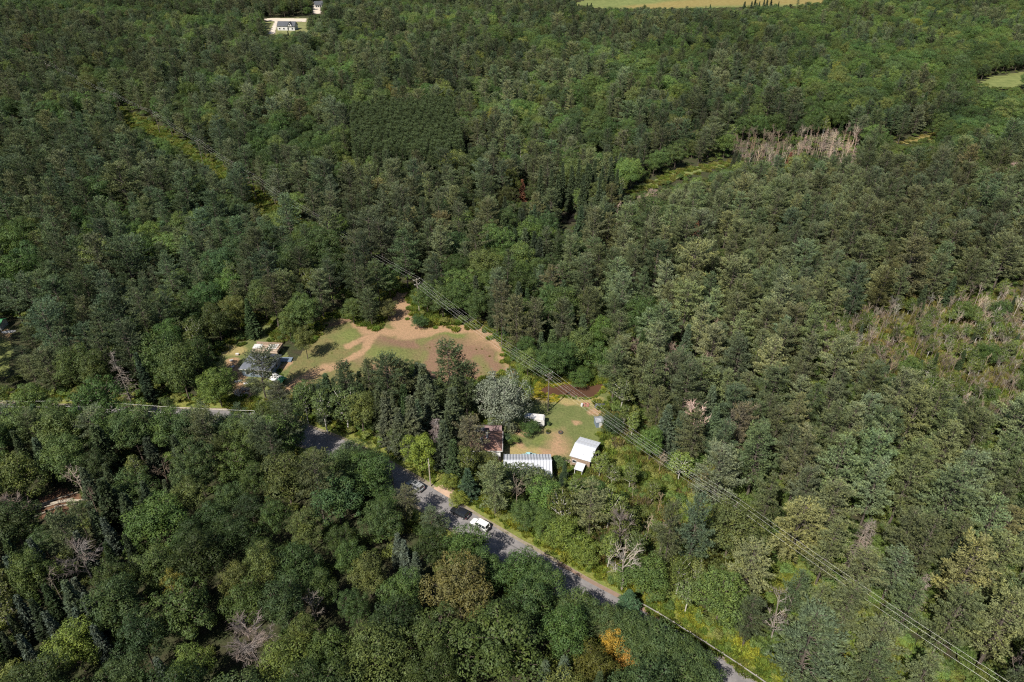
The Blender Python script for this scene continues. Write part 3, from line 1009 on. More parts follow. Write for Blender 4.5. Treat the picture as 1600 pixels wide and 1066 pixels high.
# ------------------------------------------------------------------ surveyed trees
SILVER = (0.140, 0.158, 0.114)
TINTS['poplar'] = [SILVER]
MT = [
    ('pine', 702, 543, 24, 13, (0.070, 0.092, 0.044), 'tallest bushy pine between the dirt field and the brown roofed house', 0),
    ('pine', 600, 561, 19, 11, (0.060, 0.084, 0.044), 'blue-green pine at the middle of the belt below the green field mound', 2),
    ('spruce', 661, 573, 19, 7, (0.058, 0.072, 0.042), 'tall narrow spruce just left of the tallest bushy pine', 3),
    ('pine', 535, 571, 15, 8.5, (0.058, 0.080, 0.042), 'dark pine with rounded top near the left end of the tree belt', 4),
    ('spruce', 507, 586, 12, 5.5, (0.040, 0.064, 0.034), 'small dark spruce at the left end of the tree belt below the field', 0),
    ('pine', 572, 567, 15, 8.5, (0.070, 0.085, 0.040), 'olive pine left of the blue-green pine in the tree belt', 3),
    ('pine', 624, 565, 17, 8, None, 'slim pine right of the blue-green pine in the tree belt', 1),
    ('birch', 500, 612, 14, 6, None, 'white trunked birch leaning over the road verge below the dirt field', 0),
    ('birch', 470, 602, 13, 6, (0.060, 0.090, 0.030), None, 1), ('birch', 535, 608, 14, 7, (0.058, 0.085, 0.03), None, 2), ('broad', 560, 618, 13, 8, None, None, 3),
    ('spruce', 601, 616, 17, 6.5, (0.070, 0.080, 0.050), 'grey-green spruce standing alone in front of the belt by the road', 1),
    ('spruce', 640, 622, 18, 6.8, (0.066, 0.076, 0.046), None, 3), ('spruce', 622, 640, 15, 6, (0.060, 0.072, 0.045), None, 0), ('spruce', 672, 605, 17, 7, (0.062, 0.078, 0.046), None, 1), ('spruce', 706, 610, 17, 7, (0.058, 0.074, 0.042), None, 3), ('pine', 727, 572, 18, 9.5, (0.066, 0.088, 0.044), None, 4),
    ('snag', 679, 655, 13, 5.2, (0.34, 0.275, 0.265), 'dead pinkish grey conifer behind the lime green roadside tree', 2),
    ('broad', 655, 684, 11.5, 8, (0.120, 0.165, 0.030), 'lime green round tree beside the pale roadside pole', 4),
    ('broad', 628, 668, 9, 6, (0.07, 0.095, 0.034), None, 3),
    ('pine', 731, 658, 14, 9.5, (0.112, 0.108, 0.068), 'sparse brownish grey pine against the left side of the brown roofed house', 5),
    ('spruce', 730, 735, 9, 5, (0.036, 0.062, 0.036), 'dark green cone shaped spruce beside the driveway mouth', 2),
    ('broad', 700, 745, 4.5, 4.5, (0.12, 0.15, 0.03), None, 4), ('broad', 716, 772, 4, 4.5, (0.13, 0.16, 0.03), None, 4),
    ('poplar', 787, 590, 17, 12.8, SILVER, 'large silvery white poplar beside the camper trailer', 0),
    ('broad', 827, 660, 4.2, 5.6, (0.045, 0.082, 0.026), 'rounded dark green cedar below the camper trailer', 4),
    ('shrub', 793, 678, 3, 3, (0.04, 0.068, 0.03), 'dark bush between the brown roofed house and the rounded cedar', 2), ('shrub', 803, 683, 2.6, 3.4, (0.08, 0.12, 0.03), 'light green bush left of the rounded cedar', 0),
    ('shrub', 857, 659, 1.5, 1.3, (0.05, 0.08, 0.03), 'small lone shrub on the lawn between trailer and planters', 3),
    ('pine', 487, 716, 20, 11, (0.074, 0.086, 0.042), 'broad ragged pine below the left end of the visible road', 5),
    ('pine', 442, 632, 19, 9, (0.064, 0.080, 0.044), None, 1), ('pine', 418, 668, 17, 9, (0.056, 0.074, 0.042), None, 2), ('spruce', 543, 693, 13, 4.5, (0.052, 0.070, 0.046), None, 0),
    ('broad', 575, 716, 14, 10, (0.046, 0.082, 0.024), None, 1), ('broad', 520, 752, 15, 10, None, None, 0), ('broad', 600, 768, 8, 7, (0.048, 0.085, 0.028), None, 2),
    ('pine', 630, 767, 10, 7, (0.092, 0.098, 0.058), 'grey-brown pine leaning over the road below the silver SUV', 5),
    ('pine', 674, 799, 7, 6.5, (0.066, 0.088, 0.052), 'blue-green pine at the road edge below the black car', 4),
    ('broad', 728, 833, 12, 9, (0.052, 0.092, 0.024), None, 2), ('broad', 757, 868, 11, 8, (0.046, 0.082, 0.026), None, 0), ('broad', 815, 874, 11, 9.5, (0.046, 0.084, 0.025), None, 5), ('broad', 850, 893, 10, 8, (0.050, 0.086, 0.028), None, 1), ('broad', 905, 935, 9, 8, (0.056, 0.086, 0.030), None, 4), ('broad', 950, 962, 8, 7, (0.075, 0.085, 0.036), None, 3),
    ('spruce', 631, 847, 11, 2.8, (0.075, 0.095, 0.075), 'narrow pale blue spruce spire among hardwoods below the silver SUV', 4), ('spruce', 620, 837, 10, 3, (0.07, 0.088, 0.066), None, 4), ('spruce', 648, 866, 9, 2.8, (0.062, 0.082, 0.056), None, 4),
    ('broad', 716, 888, 15, 12.5, (0.094, 0.090, 0.033), 'large rusty olive oak crown below the white SUV', 5),
    ('dead', 120, 856, 12, 8, (0.24, 0.20, 0.185), 'bare grey branching tree among dark trees at lower left', 2), ('dead', 385, 985, 11, 7.5, (0.28, 0.225, 0.205), 'dense bare pinkish brown crown at the bottom edge left of centre', 2), ('dead', 396, 1004, 10, 8, (0.27, 0.22, 0.2), None, 2), ('dead', 485, 934, 10, 4.5, (0.27, 0.23, 0.2), None, 0),
    ('broad', 266, 897, 13, 5, (0.13, 0.125, 0.03), 'small yellowing crown among dark hardwoods at lower left', 4),
    ('broad', 100, 988, 12, 8.5, (0.100, 0.140, 0.030), 'light yellow-green crown near the bottom left corner', 0), ('broad', 289, 1026, 11, 7, (0.082, 0.120, 0.028), None, 1), ('broad', 440, 1018, 12, 9, (0.085, 0.115, 0.028), None, 6),
    ('broad', 958, 990, 8, 4.6, (0.32, 0.21, 0.035), 'golden orange autumn tree near the bottom edge right of centre', 3), ('broad', 982, 1012, 6, 4.5, (0.34, 0.20, 0.05), 'brownish orange autumn tree beside the golden one', 4),
    ('spruce', 853, 1037, 10, 3.2, (0.06, 0.08, 0.05), None, 4), ('spruce', 882, 1031, 10, 3.6, (0.055, 0.075, 0.05), None, 4),
    ('broad', 883, 818, 9, 8, (0.100, 0.140, 0.030), 'yellow-green round tree on the far roadside below the metal roof', 2), ('broad', 916, 847, 7, 6.5, (0.105, 0.145, 0.032), None, 4), ('broad', 850, 805, 7, 6, (0.07, 0.11, 0.03), None, 1), ('broad', 820, 790, 8, 6.5, (0.055, 0.09, 0.028), None, 0),
    ('dead', 980, 858, 13, 6, (0.46, 0.39, 0.34), 'pale bare forked tree above the roadside bend', 1), ('dead', 1040, 818, 12, 4, (0.40, 0.34, 0.30), None, 3), ('dead', 972, 808, 13, 5, (0.26, 0.21, 0.19), None, 2),
    ('pine', 1096, 782, 23, 8, None, 'tall pine with long bare pinkish trunk right of the bare forked tree', 1), ('pine', 1055, 790, 22, 7, (0.075, 0.088, 0.044), None, 1),
    ('broad', 1150, 802, 14, 13, (0.072, 0.090, 0.032), 'broad olive green crown right of the long bare pine trunks', 5), ('broad', 1012, 882, 9, 9.5, (0.066, 0.105, 0.03), None, 2), ('spruce', 985, 925, 6, 5, (0.045, 0.085, 0.045), None, 2),
    ('snag', 1360, 812, 15, 4, (0.37, 0.30, 0.26), 'tall spiky dead conifer of bleached stems at lower right', 1), ('snag', 1353, 820, 14, 4, (0.34, 0.28, 0.24), None, 0), ('snag', 1368, 818, 13, 3.5, (0.34, 0.28, 0.24), None, 1), ('snag', 1448, 898, 12, 4, (0.35, 0.28, 0.24), 'bleached dead conifer standing beside the wires at lower right', 0), ('snag', 1442, 908, 11, 3.5, (0.33, 0.27, 0.23), None, 1), ('dead', 1217, 962, 9, 5, (0.42, 0.36, 0.32), 'twisted pale dead tree in the lower right wood', 0), ('dead', 1225, 925, 12, 4, (0.36, 0.31, 0.27), None, 3),
    ('spruce', 1046, 637, 15, 6.5, (0.060, 0.082, 0.052), 'grey-green spruce right of the grey shed, left of a pair', 1), ('spruce', 1066, 645, 13, 6, (0.052, 0.072, 0.044), 'dark spruce right of the grey shed, right of a pair', 0), ('pine', 1078, 575, 20, 11, (0.070, 0.088, 0.048), 'wide grey-green pine above the pair of spruces', 2),
    ('broad', 957, 651, 6.5, 5.8, (0.034, 0.058, 0.026), 'dark round tree touching the grey shed', 4),
    ('birch', 975, 592, 12, 6, (0.075, 0.095, 0.036), 'white trunked birch right of the pond', 0),
    ('broad', 905, 579, 5, 8, (0.048, 0.085, 0.024), 'dark rounded willow bush on the far bank of the pond', 4), ('broad', 862, 545, 12, 10, (0.046, 0.082, 0.025), None, 1), ('broad', 884, 535, 12, 9, (0.042, 0.078, 0.025), None, 6), ('broad', 938, 540, 11, 8, (0.055, 0.095, 0.028), None, 0), ('broad', 940, 500, 12, 8, (0.07, 0.12, 0.03), None, 2), ('broad', 905, 520, 13, 9, None, None, 3),
    ('pine', 807, 466, 21, 9, (0.100, 0.105, 0.056), 'sunlit yellowish pine behind the right end of the dirt field', 0), ('pine', 783, 448, 22, 8, (0.104, 0.104, 0.062), 'greyish sparse pine left of the sunlit yellowish pine', 5), ('pine', 835, 470, 20, 8, (0.088, 0.096, 0.052), None, 1),
    ('broad', 654, 494, 4.6, 5.6, (0.042, 0.080, 0.028), 'lone rounded bush in the middle of the dirt track', 4),
    ('broad', 604, 472, 7, 6.5, (0.085, 0.090, 0.034), 'olive brown bushy tree left of the dirt track', 3), ('pine', 575, 456, 13, 8, (0.070, 0.092, 0.046), None, 4), ('broad', 548, 470, 9, 7, (0.07, 0.1, 0.032), None, 0),
    ('broad', 665, 448, 11, 9, (0.055, 0.088, 0.028), None, 1), ('broad', 690, 450, 12, 9, (0.060, 0.090, 0.030), None, 0), ('broad', 715, 445, 13, 10, (0.050, 0.085, 0.026), None, 5), ('broad', 745, 458, 12, 8, (0.052, 0.084, 0.028), None, 2), ('broad', 605, 420, 12, 9, (0.046, 0.080, 0.026), None, 3),
    ('broad', 470, 466, 14, 11, (0.064, 0.100, 0.030), 'tall leafy tree behind the left farmhouse beside the field', 1), ('broad', 472, 514, 11, 6, (0.092, 0.108, 0.032), 'olive column shaped tree at the left edge of the dirt field', 3), ('broad', 447, 490, 11, 7, (0.078, 0.108, 0.032), None, 0),
    ('broad', 363, 467, 12, 9, (0.092, 0.108, 0.032), 'olive round tree above the left farmhouse yard', 5), ('spruce', 385, 470, 14, 5, (0.046, 0.075, 0.032), None, 1), ('broad', 405, 440, 15, 9, (0.060, 0.088, 0.030), None, 6),
    ('broad', 500, 362, 18, 14, (0.040, 0.066, 0.022), 'huge dark oak above the tall leafy tree by the field', 5), ('broad', 455, 388, 17, 12, (0.042, 0.068, 0.024), None, 1), ('broad', 515, 400, 16, 10, (0.038, 0.062, 0.022), None, 0), ('birch', 478, 420, 15, 5, None, None, 1),
    ('pine', 400, 556, 15, 12, (0.076, 0.090, 0.056), 'wispy grey-green pine in front of the grey farmhouse roof', 5), ('pine', 432, 597, 11, 7, (0.080, 0.088, 0.060), None, 3),
    ('broad', 332, 583, 12, 10, (0.078, 0.118, 0.028), 'bright green round tree below the farmhouse yard', 5), ('broad', 240, 530, 17, 13, (0.048, 0.078, 0.024), None, 2), ('broad', 272, 548, 17, 12, (0.058, 0.085, 0.026), None, 5),
    ('snag', 177, 552, 17, 5.5, (0.30, 0.25, 0.22), 'tall bare dead conifer in a gap left of the farmhouse', 0),
    ('pine', 687, 336, 15, 11, (0.120, 0.108, 0.052), 'rusty olive rounded pine above the power line', 2), ('pine', 742, 350, 21, 11, (0.086, 0.096, 0.052), 'large pale layered pine right of the rusty olive pine', 0), ('pine', 715, 320, 22, 9, (0.076, 0.09, 0.05), None, 1), ('pine', 630, 330, 22, 10, (0.060, 0.080, 0.044), None, 2), ('pine', 610, 345, 20, 9, None, None, 0),
    ('spruce', 816, 282, 11, 4.6, (0.19, 0.090, 0.058), 'rust red dead spruce above the small dark pool', 1),
    ('spruce', 1314, 55, 12, 5, (0.18, 0.075, 0.05), 'dark red dead conifer in the far upper right wood', 0), ('spruce', 1236, 240, 12, 4.5, (0.18, 0.08, 0.055), 'rust red conifer below the bare dead trunks', 2), ('spruce', 1441, 252, 10, 4, (0.23, 0.085, 0.05), 'rust red conifer right of the bare dead trunks', 1), ('snag', 928, 86, 12, 5, (0.26, 0.10, 0.07), None, 0), ('spruce', 1090, 335, 12, 5, (0.15, 0.075, 0.045), None, 0),
    ('pine', 1160, 640, 18, 8, (0.120, 0.108, 0.072), 'brownish thin pine right of the spruce pair', 5),
]
for a_ in ((930, 952, 9, 8, 1), (960, 962, 9, 7, 4), (985, 972, 9, 8, 0), (1008, 985, 9, 8, 5), (1030, 996, 9, 9, 3), (1050, 1008, 9, 9, 2), (1072, 1021, 8, 9, 4), (1094, 1036, 8, 9, 1), (1064, 1014, 7, 8, 0), (1006, 980, 8, 8, 1), (1065, 1042, 10, 9, 0), (552, 698, 12, 8, 1), (574, 706, 10, 8, 4), (545, 715, 12, 8, 0), (588, 738, 7, 6, 2), (520, 712, 13, 9, 3), (536, 701, 9, 7, 0)):
    MT.append(('broad', a_[0], a_[1], a_[2], a_[3], (0.052, 0.082, 0.030), None, a_[4]))
for k_, x_ in enumerate(range(-20, 440, 30)):
    MT.append((('broad', 'broad', 'pine')[k_ % 3], x_ + 7 * (k_ % 2), 646 + 3 * (k_ % 3) + (6 if x_ > 330 else 0), 12 + (k_ % 4), 9.5, None, None, k_ % 6))
for sx_, sy_ in ((46, 846), (9, 873), (25, 934), (117, 954), (160, 812), (119, 834), (116, 906), (130, 931), (145, 981), (31, 996), (244, 1032), (70, 960)):
    MT.append(('spruce', sx_, sy_, 11 + (sx_ % 4), 2.9, (0.058 + 0.004 * (sx_ % 3), 0.080, 0.062), None, 4))
for sx_, sy_ in ((845, 262), (862, 268), (880, 255), (893, 262), (905, 252), (918, 258), (930, 252), (942, 262), (955, 256), (872, 275), (912, 272), (938, 275), (965, 268)):
    MT.append(('spruce', sx_, sy_, 21, 4.6, (0.050, 0.070, 0.036), None, sx_ % 4))
MT += [('broad', 757, 713, 5.5, 6.5, (0.088, 0.104, 0.032), 'olive bush against the front wall of the brown-roofed house', 3), ('birch', 803, 729, 9, 7, (0.062, 0.084, 0.036), None, 0), ('birch', 830, 735, 9, 7, (0.066, 0.086, 0.04), None, 1), ('birch', 851, 742, 8, 6, (0.07, 0.095, 0.036), None, 3), ('broad', 780, 736, 8, 7, (0.055, 0.085, 0.03), None, 0), ('shrub', 776, 660, 3.5, 5, (0.10, 0.12, 0.07), None, 0), ('shrub', 800, 664, 3, 4.5, (0.11, 0.125, 0.08), None, 2), ('shrub', 788, 668, 3, 4, (0.09, 0.11, 0.05), None, 1), ('shrub', 876, 718, 2.6, 5, (0.055, 0.085, 0.03), None, 2)]
for a in MT:
    tn_ = a[5]
    if tn_ is not None and a[0] in ('dead', 'snag'):
        tn_ = (tn_[0] * 0.54, tn_[1] * 0.57, tn_[2] * 0.57)
    top_tree(a[0], a[1], a[2], a[3], a[4], tn_, a[6], a[7])

# ------------------------------------------------------------------ power line route and openings
POLE_H = 12.7
PA, PB, PC = G(856, 643), G(1152, 786, POLE_H), G(651, 436, POLE_H)
PD = (2 * PB[0] - PA[0] + 1, 2 * PB[1] - PA[1])
FARP = G(242, 178, POLE_H)
FARQ = G(35, 80, POLE_H)
seg = [PD, PB, PA, PC]
for k in range(1, 5):
    t = k / 4
    seg.append((PC[0] + (FARP[0] - PC[0]) * t, PC[1] + (FARP[1] - PC[1]) * t))
for k in range(1, 5):
    t = k / 4
    seg.append((FARP[0] + (FARQ[0] - FARP[0]) * t, FARP[1] + (FARQ[1] - FARP[1]) * t))
CORR = seg

KEEP_PX = [  # what the survey shows open to view
    [(478, 681), (534, 699), (530, 708), (476, 690)], [(598, 727), (652, 752), (706, 790), (772, 834), (852, 880), (826, 884), (760, 846), (722, 814), (690, 791), (655, 771), (600, 743)],
    [(868, 892), (946, 936), (930, 940), (880, 908)], [(985, 960), (1000, 970), (995, 974), (982, 964)], [(1018, 988), (1050, 1005), (1045, 1010), (1015, 993)], [(1108, 1048), (1142, 1066), (1130, 1068), (1104, 1052)],
    [(1000, 955), (1060, 975), (1090, 1010), (1175, 1050), (1170, 1066), (1140, 1060), (1060, 1012)], [(490, 680), (560, 700), (640, 745), (600, 728), (540, 703)],
    [(500, 520), (545, 496), (600, 512), (615, 462), (630, 466), (640, 505), (765, 512), (800, 560), (806, 584), (745, 588), (640, 560), (600, 558), (545, 565), (470, 592), (458, 596)],
    [(838, 640), (925, 630), (940, 600), (850, 600), (830, 615)], [(830, 645), (925, 640), (915, 680), (890, 712), (860, 712), (800, 708), (785, 700), (840, 660)],
    [(750, 676), (782, 680), (782, 716), (750, 705)], [(788, 714), (860, 714), (860, 738), (840, 735), (800, 722)], [(906, 683), (938, 692), (924, 726), (890, 715)], [(897, 715), (914, 720), (912, 732), (897, 730)],
    [(820, 643), (848, 643), (848, 660), (825, 655)], [(928, 646), (942, 646), (942, 664), (928, 664)], [(388, 546), (440, 533), (445, 553), (432, 575), (395, 555)], [(428, 572), (447, 575), (445, 600), (425, 600)],
    [(365, 555), (385, 565), (380, 600), (365, 590)], [(340, 545), (380, 540), (380, 555), (345, 560)], [(0, 495), (24, 502), (22, 545), (14, 590), (0, 590)], [(440, 575), (465, 560), (470, 590), (450, 605)],
    [(412, 29), (480, 29), (478, 48), (432, 52), (418, 50)], [(488, 2), (504, 2), (504, 22), (488, 22)], [(670, 722), (676, 722), (676, 760), (670, 760)], [(608, 730), (614, 730), (614, 750), (608, 750)],
    [(854, 585), (859, 585), (859, 643), (854, 643)], [(650, 436), (656, 436), (656, 475), (650, 475)], [(690, 757), (715, 765), (712, 790), (680, 775)],
    [(58, 780), (105, 768), (118, 778), (70, 800)], [(990, 957), (1000, 957), (1000, 966), (990, 966)], [(876, 335), (896, 335), (896, 350), (878, 350)], [(980, 300), (1010, 285), (1060, 267), (1140, 252), (1142, 262), (1080, 275), (1030, 291), (990, 305)], [(1525, 130), (1598, 118), (1598, 134), (1545, 137)], [(890, 5), (1000, 2), (1285, 2), (1240, 9), (1100, 12), (940, 12)],
    [(811, 285), (821, 285), (821, 312), (811, 312)], [(1152, 218), (1240, 214), (1335, 214), (1335, 238), (1160, 240)], [(300, 236), (345, 262), (343, 266), (300, 241)], [(392, 302), (428, 326), (426, 331), (390, 308)], [(188, 165), (215, 172), (245, 190), (240, 205), (205, 190)], [(250, 204), (290, 226), (288, 232), (250, 210)], [(1320, 510), (1400, 490), (1600, 465), (1600, 610), (1480, 590), (1380, 555)], [(1398, 220), (1462, 210), (1462, 214), (1402, 224)],
]
kp = []
for pl in KEEP_PX:
    P = np.array(pl, float)
    st = 6.0 if (P[:, 0].max() - P[:, 0].min()) > 30 else 4.0
    xs, ys = np.meshgrid(np.arange(P[:, 0].min(), P[:, 0].max() + 0.1, st), np.arange(P[:, 1].min(), P[:, 1].max() + 0.1, st * 0.7))
    ok = inpoly(xs, ys, pl)
    kp.append(np.c_[xs[ok], ys[ok]])
    kp.append(P)
KP = np.concatenate(kp)


def hides(x, y, h, rad, z0=0.0):
    """True where a crown would stand between the camera and something the survey shows open"""
    bx, by, _ = PX(x, y, z0 + h * 0.22)
    tx, ty, sc = PX(x, y, z0 + h)
    cx, cy = (bx + tx) / 2, (by + ty) / 2
    ry = abs(by - ty) / 2 + 0.35 * rad * sc
    return bool((((KP[:, 0] - cx) / (rad * sc * 0.95)) ** 2 + ((KP[:, 1] - cy) / ry) ** 2 < 1.0).any())


SUNLIT = [(598, 727), (625, 742), (652, 752), (680, 772), (690, 790), (706, 795), (735, 815), (772, 836), (800, 855), (830, 872), (850, 882), (880, 900), (905, 915), (935, 932), (560, 540), (600, 545), (640, 530), (700, 520), (745, 525), (770, 545), (790, 575), (540, 560), (500, 580), (540, 520), (860, 640), (900, 640), (880, 670), (860, 690), (880, 700), (820, 705), (850, 620),
          (765, 700), (775, 690), (800, 728), (825, 728), (855, 728), (910, 700), (925, 700), (905, 718), (835, 655), (395, 575), (425, 575), (420, 550), (440, 545), (360, 560), (435, 590), (700, 772), (650, 765), (720, 805), (750, 822), (490, 690), (515, 698), (625, 480), (635, 510)]
SL = np.array([G(a, b) for a, b in SUNLIT])
COT = 1 / math.tan(SUN_ELEV)


def shades(x, y, h, rad):
    """True where the crown's shadow would fall on ground the survey shows in sun"""
    a = np.array([x, y]) - np.array(SUN_FROM) * h * .35 * COT
    b = np.array([x, y]) - np.array(SUN_FROM) * h * .92 * COT
    return bool((pdist(SL[:, 0], SL[:, 1], [tuple(a), tuple(b)]) < rad * .85).any())


CLEAR = [gpoly(p) for p in (FIELD_PX, LAWN_PX, YARD_PX)] + [DPOND, TOPF, RF, MARSH, MARSH2, FARY, SAND, WESTY, LOGS, DRIVE]


def open_ground(x, y):
    o = np.zeros(np.shape(x), bool)
    for pl in CLEAR:
        o |= inpoly(x, y, pl)
    o |= pdist(x, y, RLs) < 5.6
    o |= pdist(x, y, CORR) < np.where(np.asarray(y) > 215, 3.4, 4.2)
    return o


ZONES = [  # outline (survey, at crown height), species mix, spacing factor, tint factor, words
    ([(1275, 480), (1400, 465), (1610, 430), (1700, 430), (1700, 690), (1560, 650), (1420, 600), (1300, 560)], dict(dead=.40, broad=.12, birch=.22, spruce=.04, shrub=.22), 0.80, (1.04, 1.04, 0.98), 'swamp'),
    ([(1140, 200), (1345, 200), (1345, 246), (1150, 248)], dict(dead=.40, snag=.14, spruce=.2, birch=.14, shrub=.12), 0.80, (1.25, 1.16, 1.10), 'dead stand'),
    ([(548, 180), (702, 170), (726, 240), (692, 262), (556, 252)], dict(redpine=1.0), 0.62, (1, 1, 1), 'plantation'),
    ([(-200, 640), (390, 660), (480, 690), (600, 750), (760, 850), (900, 930), (1000, 990), (1130, 1085), (1400, 1300), (-300, 1300)], dict(broad=.80, spruce=.09, pine=.06, dead=.02, birch=.03), 0.86, (0.88, 0.84, 0.82), 'lower wood'),
    ([(920, 640), (1000, 620), (1120, 760), (1100, 860), (1000, 830), (930, 760)], dict(birch=.30, broad=.16, shrub=.44, dead=.10), 1.0, (1.15, 1.12, 1.0), 'scrub'),
    ([(740, 730), (870, 745), (1000, 770), (1110, 880), (1200, 1085), (1140, 1085), (1000, 965), (850, 865), (750, 790)], dict(broad=.46, birch=.26, pine=.16, dead=.07, spruce=.05), 0.86, (1.12, 1.08, 1.05), 'roadside wood'),
    ([(440, 590), (700, 540), (750, 600), (740, 720), (690, 740), (560, 700), (450, 650)], dict(pine=.30, spruce=.25, broad=.25, birch=.20), 0.85, (1.05, 1.02, 1.0), 'tree belt'),
    ([(960, 300), (1300, 250), (1700, 230), (1700, 1300), (1180, 1300), (1110, 900), (1010, 740), (950, 560), (880, 420)], dict(pine=.84, broad=.07, dead=.05, spruce=.04), 0.86, (1.08, 1.03, 1.0), 'right pine wood'),
    ([(-200, 190), (360, 195), (420, 330), (540, 400), (520, 470), (330, 560), (-200, 600)], dict(pine=.68, broad=.25, birch=.04, spruce=.03), 0.86, (0.86, 0.92, 0.92), 'left pine wood'),
    ([(540, 290), (960, 250), (960, 560), (760, 520), (540, 480)], dict(pine=.54, broad=.24, spruce=.16, birch=.06), 0.84, (1.0, 1.0, 1.0), 'middle wood'),
    ([(1230, 10), (1700, -60), (1700, 235), (1230, 200)], dict(broad=.72, pine=.16, spruce=.07, birch=.05), 0.84, (1.02, 1.03, 1.0), 'far right hardwoods'),
    ([(-300, -80), (1900, -80), (1900, 260), (-300, 260)], dict(broad=.52, pine=.34, spruce=.08, birch=.06), 0.84, (1.0, 1.0, 1.0), 'far wood'),
]
ZG = [[G(a, max(b, -150), 9.0) for a, b in z[0]] for z in ZONES]
DEFMIX = dict(pine=.48, broad=.40, spruce=.06, birch=.06)

# dart throwing: trunks keep their distance, crowns interlock
NC = 150000
cx_ = rng.uniform(-800, 800, NC)
cy_ = 48 + (1150 - 48) * rng.random(NC) ** 1.05
# more tries near the camera
cx_ = np.concatenate([cx_, rng.uniform(-260, 260, 60000)])
cy_ = np.concatenate([cy_, rng.uniform(48, 330, 60000)])
px_, py_, sc_ = PX(cx_, cy_, 8.0)
vis = (px_ > -130) & (px_ < 1730) & (py_ > -30) & (py_ < 1260)
cx_, cy_ = cx_[vis], cy_[vis]
op = open_ground(cx_, cy_)
cx_, cy_ = cx_[~op], cy_[~op]
zi = np.full(len(cx_), -1)
wxn = cx_ + 10 * (fbm(cx_ / 18, cy_ / 18) - .5)
wyn = cy_ + 14 * (fbm(cx_ / 18 + 50, cy_ / 18) - .5)
for k in range(len(ZONES) - 1, -1, -1):
    zi[inpoly(wxn, wyn, ZG[k])] = k
stand2 = fbm(cx_ / 30 + 90, cy_ / 30 + 22, 2)
stand = fbm(cx_ / 45 + 9, cy_ / 45 + 2, 2)          # stands of one species
cells = {}
CS = 8.0


def put(x, y, r):
    cells.setdefault((int(x // CS), int(y // CS)), []).append((x, y, r))


def near_ok(x, y, r, f):
    i, j = int(x // CS), int(y // CS)
    for a in (-1, 0, 1):
        for b in (-1, 0, 1):
            for (x2, y2, r2) in cells.get((i + a, j + b), ()):
                d = f * (r + r2)
                if (x - x2) ** 2 + (y - y2) ** 2 < d * d:
                    return False
    return True


for t in trees:
    put(t['x'], t['y'], t['r'])
SIZE = {'poplar': (10, 18), 'pine': (11.5, 24), 'redpine': (15, 18), 'spruce': (7, 17), 'broad': (8.5, 18.5), 'birch': (9, 14.5), 'dead': (7, 13), 'snag': (8, 13), 'shrub': (1.8, 3.6)}
PLANT = ZG[2]
_pp = np.array(PLANT)
for yy in np.arange(_pp[:, 1].min(), _pp[:, 1].max(), 3.3):
    for xx in np.arange(_pp[:, 0].min(), _pp[:, 0].max(), 2.7):
        x, y = xx + rng.normal() * 0.35, yy + rng.normal() * 0.35
        if inpoly(x, y, PLANT) and pdist(x, y, CORR) > 6:
            add_tree('redpine', x, y, rng.uniform(15.5, 17.5), rng.uniform(1.75, 2.15), np.array((0.056, 0.080, 0.036)) * rng.uniform(0.85, 1.15), None, None, False, 'plantation')
            put(x, y, 2.0)
rnd = rng.random((len(cx_), 4))
for n in range(len(cx_)):
    x, y, z = float(cx_[n]), float(cy_[n]), int(zi[n])
    mix, sp, tf, zn = (ZONES[z][1], ZONES[z][2], ZONES[z][3], ZONES[z][4]) if z >= 0 else (DEFMIX, 0.86, (1, 1, 1), 'mixed wood')
    if zn == 'plantation':
        continue
    u = rnd[n, 0]
    if zn not in ('plantation', 'swamp', 'dead stand', 'scrub'):
        u = min(max(u * 0.55 + 0.45 * np.clip((stand[n] - 0.28) / 0.44, 0, 0.999), 0), 0.999)
    acc = 0
    for kd, w in mix.items():
        acc += w
        if u < acc:
            break
    lo, hi = SIZE[kd]
    h = lo + (hi - lo) * min(1.0, max(0.0, 0.62 * rnd[n, 1] + 0.38 * float(np.clip((stand2[n] - 0.28) / 0.44, 0, 1))))
    if zn in ('swamp', 'scrub'):
        h *= 0.72
    fz = FORMS[kd][0]
    v = int(rnd[n, 2] * len(FORMS[kd])) % len(FORMS[kd])
    if kd == 'dead' and zn in ('swamp', 'dead stand'):
        v = 1 if rnd[n, 2] < 0.45 else 3
    f = FORMS[kd][v]
    rad = f.rad * h / f.h * (0.88 + 0.42 * rnd[n, 3])
    if not near_ok(x, y, rad, sp * (0.92 if zn == 'lower wood' else 0.82)):
        continue
    if True:
        bad = hides(x, y, h, rad, float(hgt(x, y)))
        if (zn == 'swamp' and (kd in ('dead', 'shrub') or h < 8.5)) or (zn == 'dead stand' and kd in ('dead', 'snag', 'shrub')):
            bad = False
        if bad and kd != 'shrub':
            h *= 0.6
            rad *= 0.75
            bad = hides(x, y, h, rad, float(hgt(x, y)))
        if bad or shades(x, y, h, rad):
            continue
    put(x, y, rad)
    ts = TINTS[kd]
    big = float(fbm(x / 60 + 31, y / 60, 2)) - 0.5
    tint = np.array(ts[int(rng.integers(len(ts)))]) * np.array(tf) * (1 + 0.8 * big) * rng.uniform(0.62, 1.42) * np.array([rng.uniform(0.9, 1.14), 1.0, rng.uniform(0.85, 1.06)])
    if kd in ('broad', 'birch') and rng.random() < 0.012:
        tint = tint * np.array([1.5, 1.15, 0.9])
    if kd == 'pine':
        tint = tint * np.array([rng.uniform(0.95, 1.05), 1.0, rng.uniform(0.96, 1.06)])
    if kd == 'pine' and rng.random() < 0.02:
        tint = tint * np.array([1.3, 1.1, 1.1])
    add_tree(kd, x, y, h, rad, tint, None, v, False, zn)

